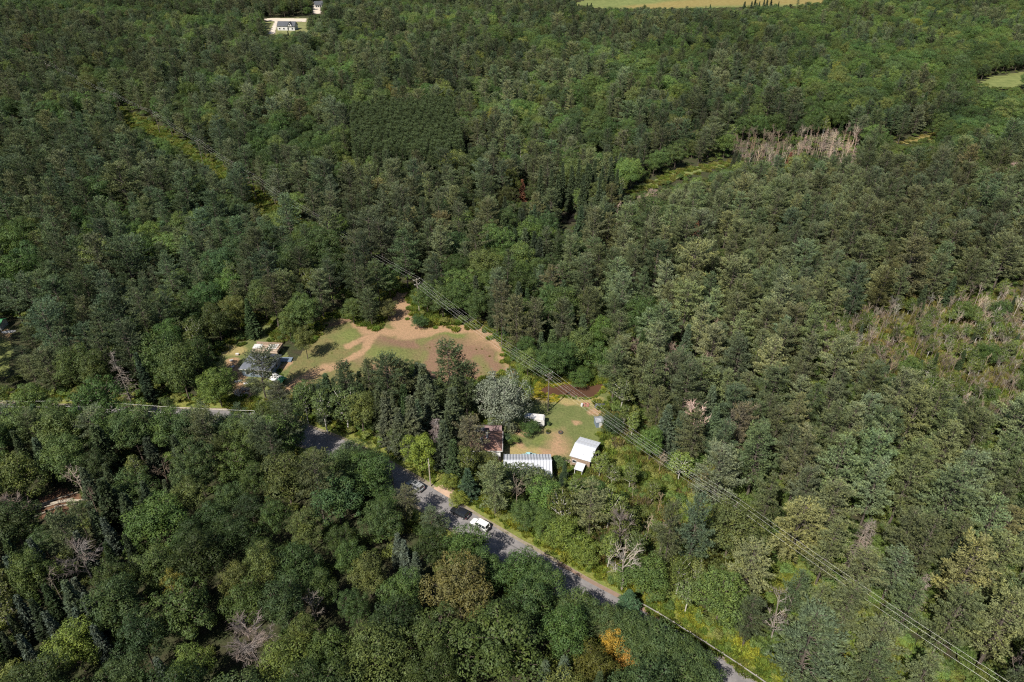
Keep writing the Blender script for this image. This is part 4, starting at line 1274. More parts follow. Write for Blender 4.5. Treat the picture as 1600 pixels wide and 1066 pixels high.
# ------------------------------------------------------------------ individuals and the mass behind them
HOUSE_XY, GARAGE_XY = G(765, 715), G(912, 712)
LANDMARKS = [('the brown-roofed house', 762, 690), ('the white garage', 914, 705), ('the white SUV', 750, 818), ('the silver SUV', 650, 757), ('the black car', 718, 800), ('the lawn pole', 856, 612), ('the brown pond', 893, 611), ('the grey farmhouse', 410, 560),
             ('the red gravel strip', 905, 915), ('the golden tree', 960, 1010), ('the field mound', 605, 552), ('the dirt track', 620, 480), ('the bare pine trunks', 1085, 870), ('the log pile', 85, 783), ('the spruce pair', 1056, 670), ('the spiky dead conifer', 1358, 845), ('the rusty oak', 716, 925),
             ('the bright round tree', 332, 612), ('the silvery poplar', 787, 630), ('the lime-green tree', 655, 712), ('the tallest pine', 705, 600), ('the camper trailer', 833, 650), ('the metal-roofed shed', 825, 725), ('the guardrail', 1080, 1030), ('the bare pink crown', 385, 1005), ('the tall bare snag', 180, 590),
             ('the huge dark oak', 500, 400), ('the rusty olive pine', 687, 365), ('the dead-tree swamp', 1450, 530), ('the bleached conifer', 1446, 925), ('the twisted dead tree', 1217, 985), ('the forked bare tree', 980, 890), ('the dark pool', 886, 342), ('the yellowing crown', 266, 910), ('the marsh meadow', 1060, 275), ('the grey shed', 934, 655), ('the ragged roadside pine', 487, 745)]


def words(t):
    r_, g_, b_ = t['tint']
    lo, hi = SIZE[t['kind']]
    q = (t['h'] - lo) / (hi - lo)
    size = 'small' if q < 0.3 else ('tall' if q > 0.72 else 'medium-sized')
    if t['kind'] in ('dead', 'snag'):
        return size + (' pale-grey' if r_ > 0.32 else ' pinkish-grey' if r_ > 0.26 else ' grey-brown') + (' bare tree' if t['kind'] == 'dead' else ' dead conifer')
    q = r_ / max(g_, 1e-3)
    if r_ > 1.05 * g_:
        tone = 'rusty'
    elif q > 0.88:
        tone = 'olive'
    elif g_ < 0.068:
        tone = 'dark-green'
    elif t['kind'] in ('pine', 'spruce', 'redpine'):
        tone = 'grey-green' if g_ < 0.095 else 'pale-green'
    else:
        tone = 'yellow-green' if g_ > 0.105 and q > 0.7 else ('light-green' if g_ > 0.095 else 'mid-green')
    return size + ' ' + tone + {'pine': ' pine', 'redpine': ' pine', 'spruce': ' spruce', 'broad': ' leafy tree', 'birch': ' slender tree', 'shrub': ' shrub', 'poplar': ' poplar'}[t['kind']]


def auto_label(t):
    a, b, _ = PX(t['x'], t['y'], t['h'] * 0.7)
    nm, lx, ly = min(LANDMARKS, key=lambda l: math.hypot(l[1] - a, l[2] - b))
    dx, dy = a - lx, b - ly
    d = math.hypot(dx, dy)
    ang = math.degrees(math.atan2(-dy, dx)) % 360
    way = ['right of', 'above right of', 'above', 'above left of', 'left of', 'below left of', 'below', 'below right of'][int((ang + 22.5) // 45) % 8]
    return f"{words(t)} {'just ' if d < 30 else 'close ' if d < 60 else '' if d < 100 else 'well ' if d < 160 else 'far '}{way} {nm}"


def single_out(L):
    """look-alikes that would share a label are told apart by their order in the photograph"""
    by = {}
    for t in L:
        if not t['label']:
            by.setdefault(auto_label(t), []).append(t)
    order = ['leftmost', 'second from left', 'third from left', 'fourth from left', 'fifth from left', 'sixth from left', 'seventh from left', 'eighth from left', 'ninth from left', 'tenth from left', 'eleventh from left', 'twelfth from left', 'thirteenth from left', 'fourteenth from left', 'fifteenth from left', 'sixteenth from left']
    for lb, ts in by.items():
        ts.sort(key=lambda t: PX(t['x'], t['y'], t['h'] * 0.7)[0])
        for k, t in enumerate(ts):
            if len(ts) == 1:
                t['label'] = lb
            elif k == len(ts) - 1:
                t['label'] = lb + ', rightmost'
            else:
                t['label'] = lb + ', ' + order[min(k, 15)]


LIMIT = {'poplar': 5, 'pine': 300, 'broad': 300, 'spruce': 170, 'birch': 130, 'dead': 150, 'snag': 60, 'shrub': 60, 'redpine': 0}
GROUP = {'poplar': None, 'pine': 'pines of the wood', 'broad': 'broadleaf trees of the wood', 'spruce': 'spruces of the wood', 'birch': 'slender pale stemmed trees of the wood', 'dead': 'bare dead trees', 'snag': 'dead conifers', 'shrub': 'shrubs'}
rest = {}
for kd in LIMIT:
    L = [t for t in trees if t['kind'] == kd]
    for t in L:
        a, b, c_ = PX(t['x'], t['y'], t['h'] * 0.7)
        t['in'] = -25 < a < 1625 and -12 < b < 1085
        t['key'] = (0 if t['label'] else (1 if t['manual'] else 2), -c_ * t['h'] if t['in'] else 99)
    L.sort(key=lambda t: t['key'])
    solo = [t for t in L if t['in']][:LIMIT[kd]]
    ids = set(id(t) for t in solo)
    single_out(solo)
    rest[kd] = [t for t in L if id(t) not in ids]
    for t in solo:
        f = FORMS[kd][t['v']]
        z = float(hgt(t['x'], t['y']))
        root = empty(KIND[kd], (t['x'], t['y'], z), t['rz'])
        root.scale = (t['sxy'], t['sxy'], t['sz'])
        tag(root, t['label'], CAT[kd], GROUP[kd])
        for nm, me in (('trunk', f.trunk), ('crown', f.crown)):
            o = bpy.data.objects.new(nm, me)
            o.parent = root
            o['tint'] = t['tint']
            C.objects.link(o)


def scatter(name, label, cat, form_key, pts):
    """one mass of plants too many to count: points that carry their own form, turn, size and tint"""
    n = len(pts)
    if not n:
        return
    me = bpy.data.meshes.new(name)
    me.vertices.add(n)
    me.vertices.foreach_set('co', np.array([p[0] for p in pts], np.float32).ravel())
    for an, ty, ci, key in (('idx', 'INT', 1, 'value'), ('rot', 'FLOAT_VECTOR', 2, 'vector'), ('scl', 'FLOAT_VECTOR', 3, 'vector'), ('tint', 'FLOAT_VECTOR', 4, 'vector')):
        a = me.attributes.new(an, ty, 'POINT')
        arr = np.array([p[ci] for p in pts], np.int32 if ty == 'INT' else np.float32)
        a.data.foreach_set(key, arr.ravel())
    o = bpy.data.objects.new(name, me)
    C.objects.link(o)
    ng = bpy.data.node_groups.new(name + '_nodes', 'GeometryNodeTree')
    ng.interface.new_socket('Geometry', in_out='INPUT', socket_type='NodeSocketGeometry')
    ng.interface.new_socket('Geometry', in_out='OUTPUT', socket_type='NodeSocketGeometry')
    gi, go = ng.nodes.new('NodeGroupInput'), ng.nodes.new('NodeGroupOutput')
    iop = ng.nodes.new('GeometryNodeInstanceOnPoints')
    ci = ng.nodes.new('GeometryNodeCollectionInfo')
    ci.inputs['Collection'].default_value = FORMS[form_key + '_col']
    ci.inputs['Separate Children'].default_value = True
    ci.inputs['Reset Children'].default_value = True
    ng.links.new(gi.outputs[0], iop.inputs['Points'])
    ng.links.new(ci.outputs[0], iop.inputs['Instance'])
    iop.inputs['Pick Instance'].default_value = True
    for an, ty, sock in (('idx', 'INT', 'Instance Index'), ('rot', 'FLOAT_VECTOR', 'Rotation'), ('scl', 'FLOAT_VECTOR', 'Scale')):
        na = ng.nodes.new('GeometryNodeInputNamedAttribute')
        na.data_type = ty
        na.inputs['Name'].default_value = an
        ng.links.new(na.outputs[0], iop.inputs[sock])
    ng.links.new(iop.outputs[0], go.inputs[0])
    md = o.modifiers.new('scatter', 'NODES')
    md.node_group = ng
    tag(o, label, cat, None, 'stuff')


for kd, nm, lb, ct in (('pine', 'pine_forest', 'dense grey-green pine forest filling the distance on both sides', 'forest'), ('broad', 'broadleaf_forest', 'green broadleaf forest filling the upper part of the view', 'forest'),
                       ('spruce', 'spruce_forest', 'dark narrow spruces scattered through the far forest', 'forest'), ('birch', 'slender_tree_forest', 'slender light green trees scattered through the far forest', 'forest'),
                       ('dead', 'dead_tree_stand', 'pale bare dead trunks of the far swamp stands', 'forest'), ('snag', 'dead_conifer_stand', 'bare dead conifer spikes of the far swamp stand', 'forest'),
                       ('redpine', 'pine_plantation', 'even dark green pine plantation block in the far wood', 'forest'), ('shrub', 'swamp_shrubs', 'yellow-green shrubs of the swamp and scrub', 'shrubs')):
    scatter(nm, lb, ct, kd, [((t['x'], t['y'], float(hgt(t['x'], t['y']))), t['v'], (0, 0, t['rz']), (t['sxy'], t['sxy'], t['sz']), t['tint']) for t in rest[kd]])

# undergrowth: shrubs and saplings below and between the trees
ux = np.concatenate([rng.uniform(-420, 420, 42000), rng.uniform(-130, 150, 9000)])
uy = np.concatenate([rng.uniform(52, 560, 42000), rng.uniform(52, 190, 9000)])
a, b, c_ = PX(ux, uy, 1.0)
ok = (a > -60) & (a < 1660) & (b > 60) & (b < 1180)
ux, uy = ux[ok], uy[ok]
o1 = np.zeros(len(ux), bool)
for pl in CLEAR:
    o1 |= inpoly(ux, uy, pl)
dr, dc = pdist(ux, uy, RLs), pdist(ux, uy, CORR)
south = uy < np.interp(ux, [p[0] for p in ROAD], [p[1] for p in ROAD])
keep = ~o1 & (dr > 5.8) & ((rng.random(len(ux)) < 0.75) | (dc < 8)) & ~(south & (rng.random(len(ux)) < 0.8))
lights = []
for x, y, d1, d2, so in zip(ux[keep], uy[keep], dr[keep], dc[keep], south[keep]):
    qx, qy, _ = PX(x, y)
    if 435 < qx < 505 and 535 < qy < 625:
        continue
    s = rng.uniform(0.5, 1.35)
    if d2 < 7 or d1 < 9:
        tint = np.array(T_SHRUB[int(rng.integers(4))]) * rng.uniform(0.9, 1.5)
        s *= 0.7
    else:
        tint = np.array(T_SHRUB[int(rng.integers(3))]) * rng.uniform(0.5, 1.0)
    if y < 300 and hides(x, y, 2.6 * s, 1.5 * s, 0.0):
        continue
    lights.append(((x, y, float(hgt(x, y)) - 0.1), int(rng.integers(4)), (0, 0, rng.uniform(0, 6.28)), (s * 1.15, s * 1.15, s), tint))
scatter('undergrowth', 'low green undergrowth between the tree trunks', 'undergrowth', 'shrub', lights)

# weeds: pond margin, road verges, field and lawn edges, marshes
wp = []


def weed_at(x, y, s, tints):
    t = np.array(tints[int(rng.integers(len(tints)))]) * rng.uniform(0.8, 1.2)
    wp.append(((x, y, float(hgt(x, y)) + 0.0), int(rng.integers(3)), (0, 0, rng.uniform(0, 6.28)), (s * rng.uniform(0.8, 1.2), s * rng.uniform(0.8, 1.2), s * rng.uniform(0.7, 1.2)), t))


YEL = [(0.27, 0.25, 0.035), (0.21, 0.23, 0.035), (0.16, 0.20, 0.035)]
LIM = [(0.13, 0.18, 0.035), (0.10, 0.155, 0.032), (0.16, 0.185, 0.04)]
BRI = [(0.34, 0.30, 0.04), (0.27, 0.27, 0.04), (0.20, 0.22, 0.035)]
OLV = [(0.125, 0.125, 0.04), (0.10, 0.115, 0.035), (0.15, 0.135, 0.045)]
GRN = [(0.09, 0.13, 0.03), (0.11, 0.145, 0.03), (0.14, 0.15, 0.045)]
X = rng.uniform(-5, 40, 9000)
Y = rng.uniform(145, 175, 9000)
dp, ip = pdist(X, Y, POND, True), inpoly(X, Y, POND)
lawn_side = Y < 157.5
for x, y, d, i in zip(X, Y, dp, ip):
    left = x < 13
    if (not i and d < (2.6 if left else 0.8) and rng.random() < 0.75) or (i and d < (1.0 if left else 0.3) * rng.random()):
        if y < 153.2 and not left:
            continue
        weed_at(x, y, (0.40 if y > 160 else 0.16) + 0.2 * rng.random(), BRI if (left or y > 160) else LIM)
    elif not i and d < 7 and y > 162 and rng.random() < 0.5:
        weed_at(x, y, 0.9, LIM + GRN)
nL = np.gradient(RL, axis=0)
nL /= np.linalg.norm(nL, axis=1)[:, None]
for k in range(len(RL)):
    if not (-150 < RL[k, 0] < 75):
        continue
    for _ in range(9):
        side = 1 if rng.random() < 0.68 else -1
        off = side * rng.uniform(4.7 if side > 0 else 5.0, 9.5)
        x, y = RL[k] + np.array([-nL[k, 1], nL[k, 0]]) * off + rng.normal(size=2) * 0.4
        if inpoly(x, y, DRIVE) or pdist(x, y, RLs) < 4.6:
            continue
        right = x > -12
        weed_at(x, y, (0.55 if abs(off) < 6 else 0.95) * (1.1 if right else 0.7), (LIM + YEL[1:] if right else GRN + LIM))
for poly, n, tt, s in ((MARSH, 700, GRN + OLV[:1], 1.0), (MARSH2, 60, OLV, 1.0)):
    P = np.array(poly)
    for _ in range(n):
        x, y = rng.uniform(P[:, 0].min(), P[:, 0].max()), rng.uniform(P[:, 1].min(), P[:, 1].max())
        if inpoly(x, y, poly):
            weed_at(x, y, s, tt)
for poly, w_, tt in ((FIELD, 1.4, GRN + LIM), (LAWN, 1.6, GRN + LIM), (YARD, 1.5, GRN)):
    P = np.array(poly + [poly[0]])
    for (x1, y1), (x2, y2) in zip(P[:-1], P[1:]):
        n = int(math.hypot(x2 - x1, y2 - y1) * 2.6)
        for _ in range(n):
            q = rng.random()
            x, y = x1 + (x2 - x1) * q + rng.normal() * w_, y1 + (y2 - y1) * q + rng.normal() * w_
            qx, qy, _ = PX(x, y)
            if not inpoly(x, y, POND) and not (440 < qx < 505 and 535 < qy < 625):
                weed_at(x, y, rng.uniform(0.5, 1.1), tt)
for (x1, y1), (x2, y2) in zip(CORR[:-1], CORR[1:]):
    n = int(math.hypot(x2 - x1, y2 - y1) * 6)
    for _ in range(n):
        q = rng.random()
        x, y = x1 + (x2 - x1) * q + rng.normal() * 3.0, y1 + (y2 - y1) * q + rng.normal() * 3.0
        if not (inpoly(x, y, FIELD) or inpoly(x, y, LAWN) or inpoly(x, y, POND)):
            weed_at(x, y, rng.uniform(0.8, 1.5), GRN if y > 215 else LIM + GRN)
for _ in range(5200):     # swamp floor and scrub
    px, py = (rng.uniform(1290, 1640), rng.uniform(455, 640)) if rng.random() < 0.6 else (rng.uniform(925, 1110), rng.uniform(650, 880))
    x, y = G(px, py)
    if open_ground(np.array([x]), np.array([y]))[0] or (px > 1200 and not inpoly(px, py, ZONES[0][0])):
        continue
    weed_at(x, y, rng.uniform(0.9, 1.7), GRN + OLV + [(0.16, 0.14, 0.07), (0.14, 0.12, 0.075), (0.13, 0.17, 0.035)])
for _ in range(90):      # tufts on the field
    px, py = rng.uniform(505, 800), rng.uniform(495, 595)
    x, y = G(px, py)
    if inpoly(x, y, FIELD) and float(fattr['tan'](np.array([x]), np.array([y]))[0]) < 0.3:
        weed_at(x, y, rng.uniform(0.15, 0.3), [(0.16, 0.18, 0.05), (0.19, 0.18, 0.06)])
for k in range(len(RL)):
    if 22 < RL[k, 0] < 60:
        for _ in range(5):
            x, y = RL[k] + np.array([-nL[k, 1], nL[k, 0]]) * rng.uniform(3.4, 4.6) + rng.normal(size=2) * 0.3
            weed_at(x, y, rng.uniform(0.35, 0.95), LIM + GRN)
scatter('weeds', 'tall yellow-green weeds along verges, pond margin and openings', 'weeds', 'weed', wp)

# ------------------------------------------------------------------ buildings
def frame2(o, xdir):
    """heading angle of a ground direction"""
    return math.atan2(xdir[1], xdir[0])


def gable_roof(mb, w, d, eave, rise, over=0.35, th=0.14, mat=0):
    """ridge along x"""
    x = w / 2 + over
    yo = d / 2 + over
    sl = rise / (d / 2)
    ze = eave - over * sl
    zr = eave + rise
    mb.slab([(-x, -yo, ze), (x, -yo, ze), (x, 0, zr), (-x, 0, zr)], th, mat)
    mb.slab([(x, yo, ze), (-x, yo, ze), (-x, 0, zr), (x, 0, zr)], th, mat)
    return mb


def gable_walls(mb, w, d, eave, rise, mat=0):
    x, y = w / 2, d / 2
    V = [(-x, -y, 0), (x, -y, 0), (x, y, 0), (-x, y, 0), (-x, -y, eave), (x, -y, eave), (x, y, eave), (-x, y, eave), (-x, 0, eave + rise - .02), (x, 0, eave + rise - .02)]
    mb.add(V, [(0, 1, 5, 4), (2, 3, 7, 6)], mat)
    mb.add(V, [(1, 2, 6, 9, 5), (3, 0, 4, 8, 7)], mat)
    return mb


def window(parent, c, w, h, face, name='window'):
    """framed window on a wall; face = outward normal axis"""
    ax = {'-y': (w, .08, h), '+y': (w, .08, h), '+x': (.08, w, h), '-x': (.08, w, h)}[face]
    dirv = {'-y': (0, -1), '+y': (0, 1), '+x': (1, 0), '-x': (-1, 0)}[face]
    f = MB()
    t = 0.09
    if face[1] == 'y':
        for dx, dz, sx, sz in ((0, h / 2, w + t, t), (0, -h / 2, w + t, t), (-w / 2, 0, t, h), (w / 2, 0, t, h)):
            f.box((c[0] + dx, c[1] + dirv[1] * .05, c[2] + dz), (sx, .1, sz))
    else:
        for dy, dz, sy, sz in ((0, h / 2, w + t, t), (0, -h / 2, w + t, t), (-w / 2, 0, t, h), (w / 2, 0, t, h)):
            f.box((c[0] + dirv[0] * .05, c[1] + dy, c[2] + dz), (.1, sy, sz))
    o = f.obj(name, M['white_paint'], parent)
    MB().box((c[0] + dirv[0] * .03, c[1] + dirv[1] * .03, c[2]), [q - (0.1 if q > .2 else 0.02) for q in ax]).obj('pane', M['glass'], o)
    return o


# brown roofed house: main block with a hip roof, lower rear wing
ea = 3.4
fr = G(780, 704, ea)
hw, hd = 7.4, 6.6
h0 = empty('brick_house', (fr[0] + .35 - hw / 2, fr[1] + .35 + hd / 2, 0.0), 0)
tag(h0, 'brown roofed house with white chimneys among trees beside the lawn', 'house')
MB().box((0, 0, ea / 2 - .05), (hw, hd, ea - .1)).obj('wall', M['siding'], h0)
rf = MB()
ov, rise = .45, 3.1
X_, Y_ = hw / 2 + ov, hd / 2 + ov
ridge = .9
ze = ea - .1
rf.slab([(-X_, -Y_, ze), (X_, -Y_, ze), (ridge, 0, ze + rise), (-ridge, 0, ze + rise)], .12)
rf.slab([(X_, Y_, ze), (-X_, Y_, ze), (-ridge, 0, ze + rise), (ridge, 0, ze + rise)], .12)
rf.slab([(X_, -Y_, ze), (X_, Y_, ze), (ridge, 0, ze + rise)], .12)
rf.slab([(-X_, Y_, ze), (-X_, -Y_, ze), (-ridge, 0, ze + rise)], .12)
roof = rf.obj('roof', M['shingle_brown'], h0)
hipc = MB()
for sx in (-1, 1):
    for sy in (-1, 1):
        hipc.tube([(sx * X_, sy * Y_, ze + .03), (sx * ridge, 0, ze + rise + .03)], .07, 4)
hipc.tube([(-ridge, 0, ze + rise + .03), (ridge, 0, ze + rise + .03)], .07, 4)
hipc.obj('hip_cap', M['shingle_purple'], roof)
MB().box((0, -Y_ - .04, ze - .08), (2 * X_, .1, .22)).box((X_ + .04, 0, ze - .08), (.1, 2 * Y_, .22)).obj('fascia', M['white_paint'], h0)
for cx0, cy0, zt in ((.35, -1.05, ze + rise + .65), (-1.0, -2.2, ze + 2.6)):
    ch = MB().box((cx0, cy0, (zt + ze) / 2), (.5, .5, zt - ze)).box((cx0, cy0, zt + .05), (.62, .62, .12)).obj('chimney', M['white_paint'], h0)
    MB().box((cx0, cy0, zt + .16), (.26, .26, .16)).obj('flue', M['dark_metal'], ch)
wing = MB()
gable_walls(wing, 4.6, 3.6, 2.7, 1.25)
wg = wing.obj('rear_wing', M['siding'], h0, (1.25, hd / 2 + 1.8, 0))
MB_ = gable_roof(MB(), 4.6, 3.6, 2.7, 1.25, .35).obj('wing_roof', M['shingle_purple'], wg)
MB().box((0, -2.15, 2.66), (5.3, .12, .16)).obj('fascia', M['white_paint'], wg)
dm = MB().box((-1.7, 2.2, ea + 1.25), (2.3, 2.0, 1.6)).obj('dormer', M['brick'], h0)
MB().box((-1.7, 2.15, ea + 2.12), (2.6, 2.3, .14)).obj('dormer_roof', M['shingle_dark'], dm)
MB().box((-1.7, .95, ea + 2.1), (2.7, .1, .2)).obj('fascia', M['white_paint'], dm)
window(h0, (1.6, -hd / 2, 1.7), 1.1, 1.3, '-y')
window(h0, (-1.6, -hd / 2, 1.7), 1.1, 1.3, '-y')
window(h0, (hw / 2, -1.5, 1.7), 1.0, 1.2, '+x')
window(h0, (hw / 2, 1.4, 1.7), 1.0, 1.2, '+x')
po = MB().box((2.7, -hd / 2 - .75, .12), (1.9, 1.4, .24)).obj('porch', M['wood'], h0)
MB().box((3.2, -hd / 2 - 1.2, 1.3), (.14, .14, 2.2)).box((1.9, -hd / 2 - 1.2, 1.3), (.14, .14, 2.2)).box((2.6, -hd / 2 - .7, 2.45), (2.1, 1.6, .1)).obj('porch_roof', M['white_paint'], po)
dr_ = MB().box((2.6, -hd / 2 - .03, 1.3), (.9, .06, 2.0)).obj('door', M['white_paint'], h0)
MB().box((2.95, -hd / 2 - .09, 1.25), (.05, .06, .16)).obj('handle', M['dark_metal'], dr_)

# long shed with white standing-seam roof
w_, d_, ev, rs = 11.5, 8.0, 2.7, 1.8
rc = G(824.5, 719.6, ev + rs)
shed = empty('long_shed', (rc[0], rc[1], 0), 0)
tag(shed, 'long low shed with ribbed white metal roof below the lawn', 'shed')
gable_walls(MB(), w_ - .5, d_ - .4, ev - .05, rs - .12).obj('wall', M['wood'], shed)
sl = math.atan2(rs, d_ / 2)
npan = 16
pw = w_ / npan
pm = MB()
L_ = (d_ / 2) / math.cos(sl) + .3
pm.box((0, 0, 0), (pw - .012, L_, .05))
pm.box((-pw / 2 + .06, 0, .085), (.11, L_, .14), mat=1)
panel_me = pm.mesh('roof_panel', [M['white_metal'], M['seam']])
for sgn in (-1, 1):
    for i in range(npan):
        o = bpy.data.objects.new('roof_panel', panel_me)
        C.objects.link(o)
        o.parent = shed
        yc, zc = sgn * (L_ / 2) * math.cos(sl), ev + rs - (L_ / 2) * math.sin(sl)
        o.location = (-w_ / 2 + pw * (i + .5), yc, zc + .02 + .004 * (i % 2))
        o.rotation_euler = (-sgn * sl, 0, 0)
MB().box((0, 0, ev + rs + .06), (w_ + .1, .3, .06)).obj('ridge_cap', M['white_metal'], shed)
MB().box((w_ / 2 - .3, -1.5, 1.1), (.1, 2.4, 2.1)).obj('door', M['white_paint'], shed)

# white garage, turned
zE = 3.0
c1, c2, c3, c4 = [np.array(G(a, b, zE)) for a, b in ((906, 683), (938, 692), (923.5, 723), (890, 713))]
gc = (c1 + c2 + c3 + c4) / 4
ang = math.atan2(*((c2 - c1 + c3 - c4)[::-1]))
gw = (np.linalg.norm(c2 - c1) + np.linalg.norm(c3 - c4)) / 2
gd = (np.linalg.norm(c4 - c1) + np.linalg.norm(c3 - c2)) / 2
gar = empty('garage', (gc[0], gc[1], 0), ang)
tag(gar, 'white metal roofed garage standing at the right edge of the dirt drive', 'garage')
gable_walls(MB(), gw - .6, gd - .6, zE + .1, 1.0).obj('wall', M['wood'], gar)
sl = math.atan2(1.1, gd / 2)
L_ = (gd / 2) / math.cos(sl)
npan = 7
pw = gw / npan
pm = MB().box((0, 0, 0), (pw - .01, L_, .05))
pm.box((-pw / 2 + .04, 0, .035), (.05, L_, .03))
panel_me = pm.mesh('roof_panel', M['white_metal'])
for sgn in (-1, 1):
    for i in range(npan):
        o = bpy.data.objects.new('roof_panel', panel_me)
        C.objects.link(o)
        o.parent = gar
        o.location = (-gw / 2 + pw * (i + .5), sgn * (L_ / 2) * math.cos(sl), zE + 1.2 - (L_ / 2) * math.sin(sl) + .004 * (i % 2))
        o.rotation_euler = (-sgn * sl, 0, 0)
MB().box((0, 0, zE + 1.23), (gw + .05, .3, .05)).obj('ridge_cap', M['white_metal'], gar)
MB().box((gw / 2 - .28, -1.2, 1.2), (.08, 2.6, 2.3)).obj('door', M['grey_metal'], gar)
window(gar, (-1.5, -gd / 2 + .3, 1.6), 1.0, .8, '-y')
ax = empty('lean_to', (*G(904, 741), 0), ang)
tag(ax, 'small white lean-to with dark opening at the front of the garage', 'shed')
MB().box((.9, .55, .95), (.12, 1.9, 1.9)).box((-.9, .55, .95), (.12, 1.9, 1.9)).box((0, 1.45, .95), (1.68, .12, 1.9)).obj('wall', M['white_paint'], ax)
MB().slab([(-1.1, -.55, 1.75), (1.1, -.55, 1.75), (1.1, 1.65, 2.25), (-1.1, 1.65, 2.25)], .1).obj('roof', M['white_metal'], ax)
lm = MB()
for i, (a_, b_, l_, r_) in enumerate(((0, 0, 3.2, .5), (.3, .25, 2.6, .9), (-.2, .4, 2.2, .2), (.5, -.3, 1.8, 1.3))):
    lm.box((a_, b_, .06 + .07 * i), (l_, .18, .06), r_)
tag(lm.obj('board_heap', M['new_wood'], loc=(*G(889, 722), 0.02)), 'loose boards lying left of the garage lean-to', 'boards')

# camper trailer under the silver poplar
cp = empty('camper_trailer', (*G(835, 663), 0), R(-8))
tag(cp, 'white camper trailer parked under the silvery poplar', 'trailer')
prof = [(-2.7, .5), (2.5, .5), (2.75, 1.0), (2.7, 2.3), (2.35, 2.65), (-2.4, 2.65), (-2.75, 2.3), (-2.8, 1.2)]
cb = MB()
k = len(prof)
cb.add([(x, -1.15, z) for x, z in prof] + [(x, 1.15, z) for x, z in prof], [(i, (i + 1) % k, k + (i + 1) % k, k + i) for i in range(k)])
cb.add([(x, -1.15, z) for x, z in prof], [tuple(reversed(range(k)))]).add([(x, 1.15, z) for x, z in prof], [tuple(range(k))])
cb.obj('body', M['white_paint'], cp)
MB().box((0, 0, 2.69), (.5, .5, .12)).box((-1.5, .2, 2.69), (.7, .6, .14)).obj('roof_vent', M['white_metal'], cp)
for xx in (-1.6, 1.3):
    window(cp, (xx, -1.15, 1.75), 1.0, .55, '-y')
MB().box((2.74, 0, 1.7), (.06, 1.3, .6)).obj('window', M['glass'], cp)
MB().box((.1, -1.17, 1.35), (.65, .05, 1.6)).obj('door', M['grey_metal'], cp)
MB().box((3.3, 0, .5), (1.2, .1, .1)).obj('tow_bar', M['dark_metal'], cp)
for sy in (-1, 1):
    MB().tube([(-.2, sy * 1.02, .34), (-.2, sy * 1.2, .34)], .34, 14).obj('wheel', M['tyre'], cp)

# small grey shed by the pond path
gs = empty('garden_shed', (*G(935, 664), 0), R(10))
tag(gs, 'small blue-grey shed beside the dark round tree', 'shed')
gable_walls(MB(), 1.9, 2.2, 1.9, .45).obj('wall', M['tarp_blue'], gs)
gable_roof(MB(), 1.9, 2.2, 1.95, .45, .18, .06).obj('roof', M['grey_metal'], gs)
MB().box((.25, -1.12, .9), (.8, .05, 1.7)).obj('door', M['white_paint'], gs)

# grey farmhouse on the left
fh = empty('farmhouse', (*G(410, 578), 0), R(-6))
tag(fh, 'grey hip roofed farmhouse half hidden behind a wispy pine', 'house')
MB().box((0, 0, 1.45), (8.6, 7.4, 2.9)).obj('wall', M['tarp_blue'], fh)
rf = MB()
X_, Y_, rd, ze, rise = 4.8, 4.2, 2.4, 2.9, 2.3
rf.slab([(-X_, -Y_, ze), (X_, -Y_, ze), (rd, 0, ze + rise), (-rd, 0, ze + rise)], .12)
rf.slab([(X_, Y_, ze), (-X_, Y_, ze), (-rd, 0, ze + rise), (rd, 0, ze + rise)], .12)
rf.slab([(X_, -Y_, ze), (X_, Y_, ze), (rd, 0, ze + rise)], .12)
rf.slab([(-X_, Y_, ze), (-X_, -Y_, ze), (-rd, 0, ze + rise)], .12)
rfo = rf.obj('roof', M['shingle_grey'], fh)
MB().box((.8, 1.2, ze + 1.8), (.35, .35, .6)).box((-1.8, .9, ze + 1.9), (.2, .2, .5)).obj('vent', M['dark_metal'], rfo)
MB().box((0, -Y_ - .04, ze - .07), (2 * X_, .08, .18)).obj('gutter', M['white_paint'], fh)
for xx in (-2.6, 0.2, 2.6):
    window(fh, (xx, -3.7, 1.5), 1.1, 1.1, '-y')
window(fh, (4.3, .5, 1.5), 1.2, 1.1, '+x')
# raised timber deck behind it
dk = empty('timber_deck', (*G(419, 552), 0), R(-6))
tag(dk, 'raised unfinished timber deck with stacked white boards behind the farmhouse', 'deck')
for i in range(12):
    MB().box((0, -2.2 + .4 * i, 1.75 + .003 * (i % 2)), (8.4, .385, .07)).obj('plank', M['wood'] if i % 3 else M['new_wood'], dk)
for xx in (-3.9, 0, 3.9):
    for yy in (-2.1, 2.1):
        MB().box((xx, yy, .86), (.18, .18, 1.7)).obj('post', M['wood'], dk)
MB().box((0, 2.3, 2.15), (8.4, .1, .7)).box((4.1, 0, 2.15), (.1, 4.5, .7)).obj('railing', M['wood'], dk)
for i in range(7):
    o = MB().box((0, 0, 0), (.22, 2.3, .06)).obj('white_board', M['white_paint'], None, (*[q for q in (G(419, 552)[0] + .4 + .42 * i, G(419, 552)[1] + .3 + .05 * i)], 2.02))
    o.rotation_euler = (R(14), 0, R(-20))
    tag(o, f"{['first', 'second', 'third', 'fourth', 'fifth', 'sixth', 'last'][i]} white board from the left propped on the raised timber deck", 'board', 'white boards on the deck')
tag(MB().box((0, 0, .03), (2.6, 2.4, .05)).box((.3, .2, .1), (1.2, 1.0, .08), .4).obj('board_stack', M['white_paint'], None, (G(405, 548)[0], G(405, 548)[1] - .3, 1.8)), 'pale sheet boards lying on the left end of the deck', 'boards')
slab_ = MB().box((0, 0, .18), (4.0, 2.2, .32))
tag(slab_.obj('wooden_platform', M['tarp_blue'], loc=(*G(446, 563), 0.01)), 'grey-blue low platform right of the farmhouse', 'platform')
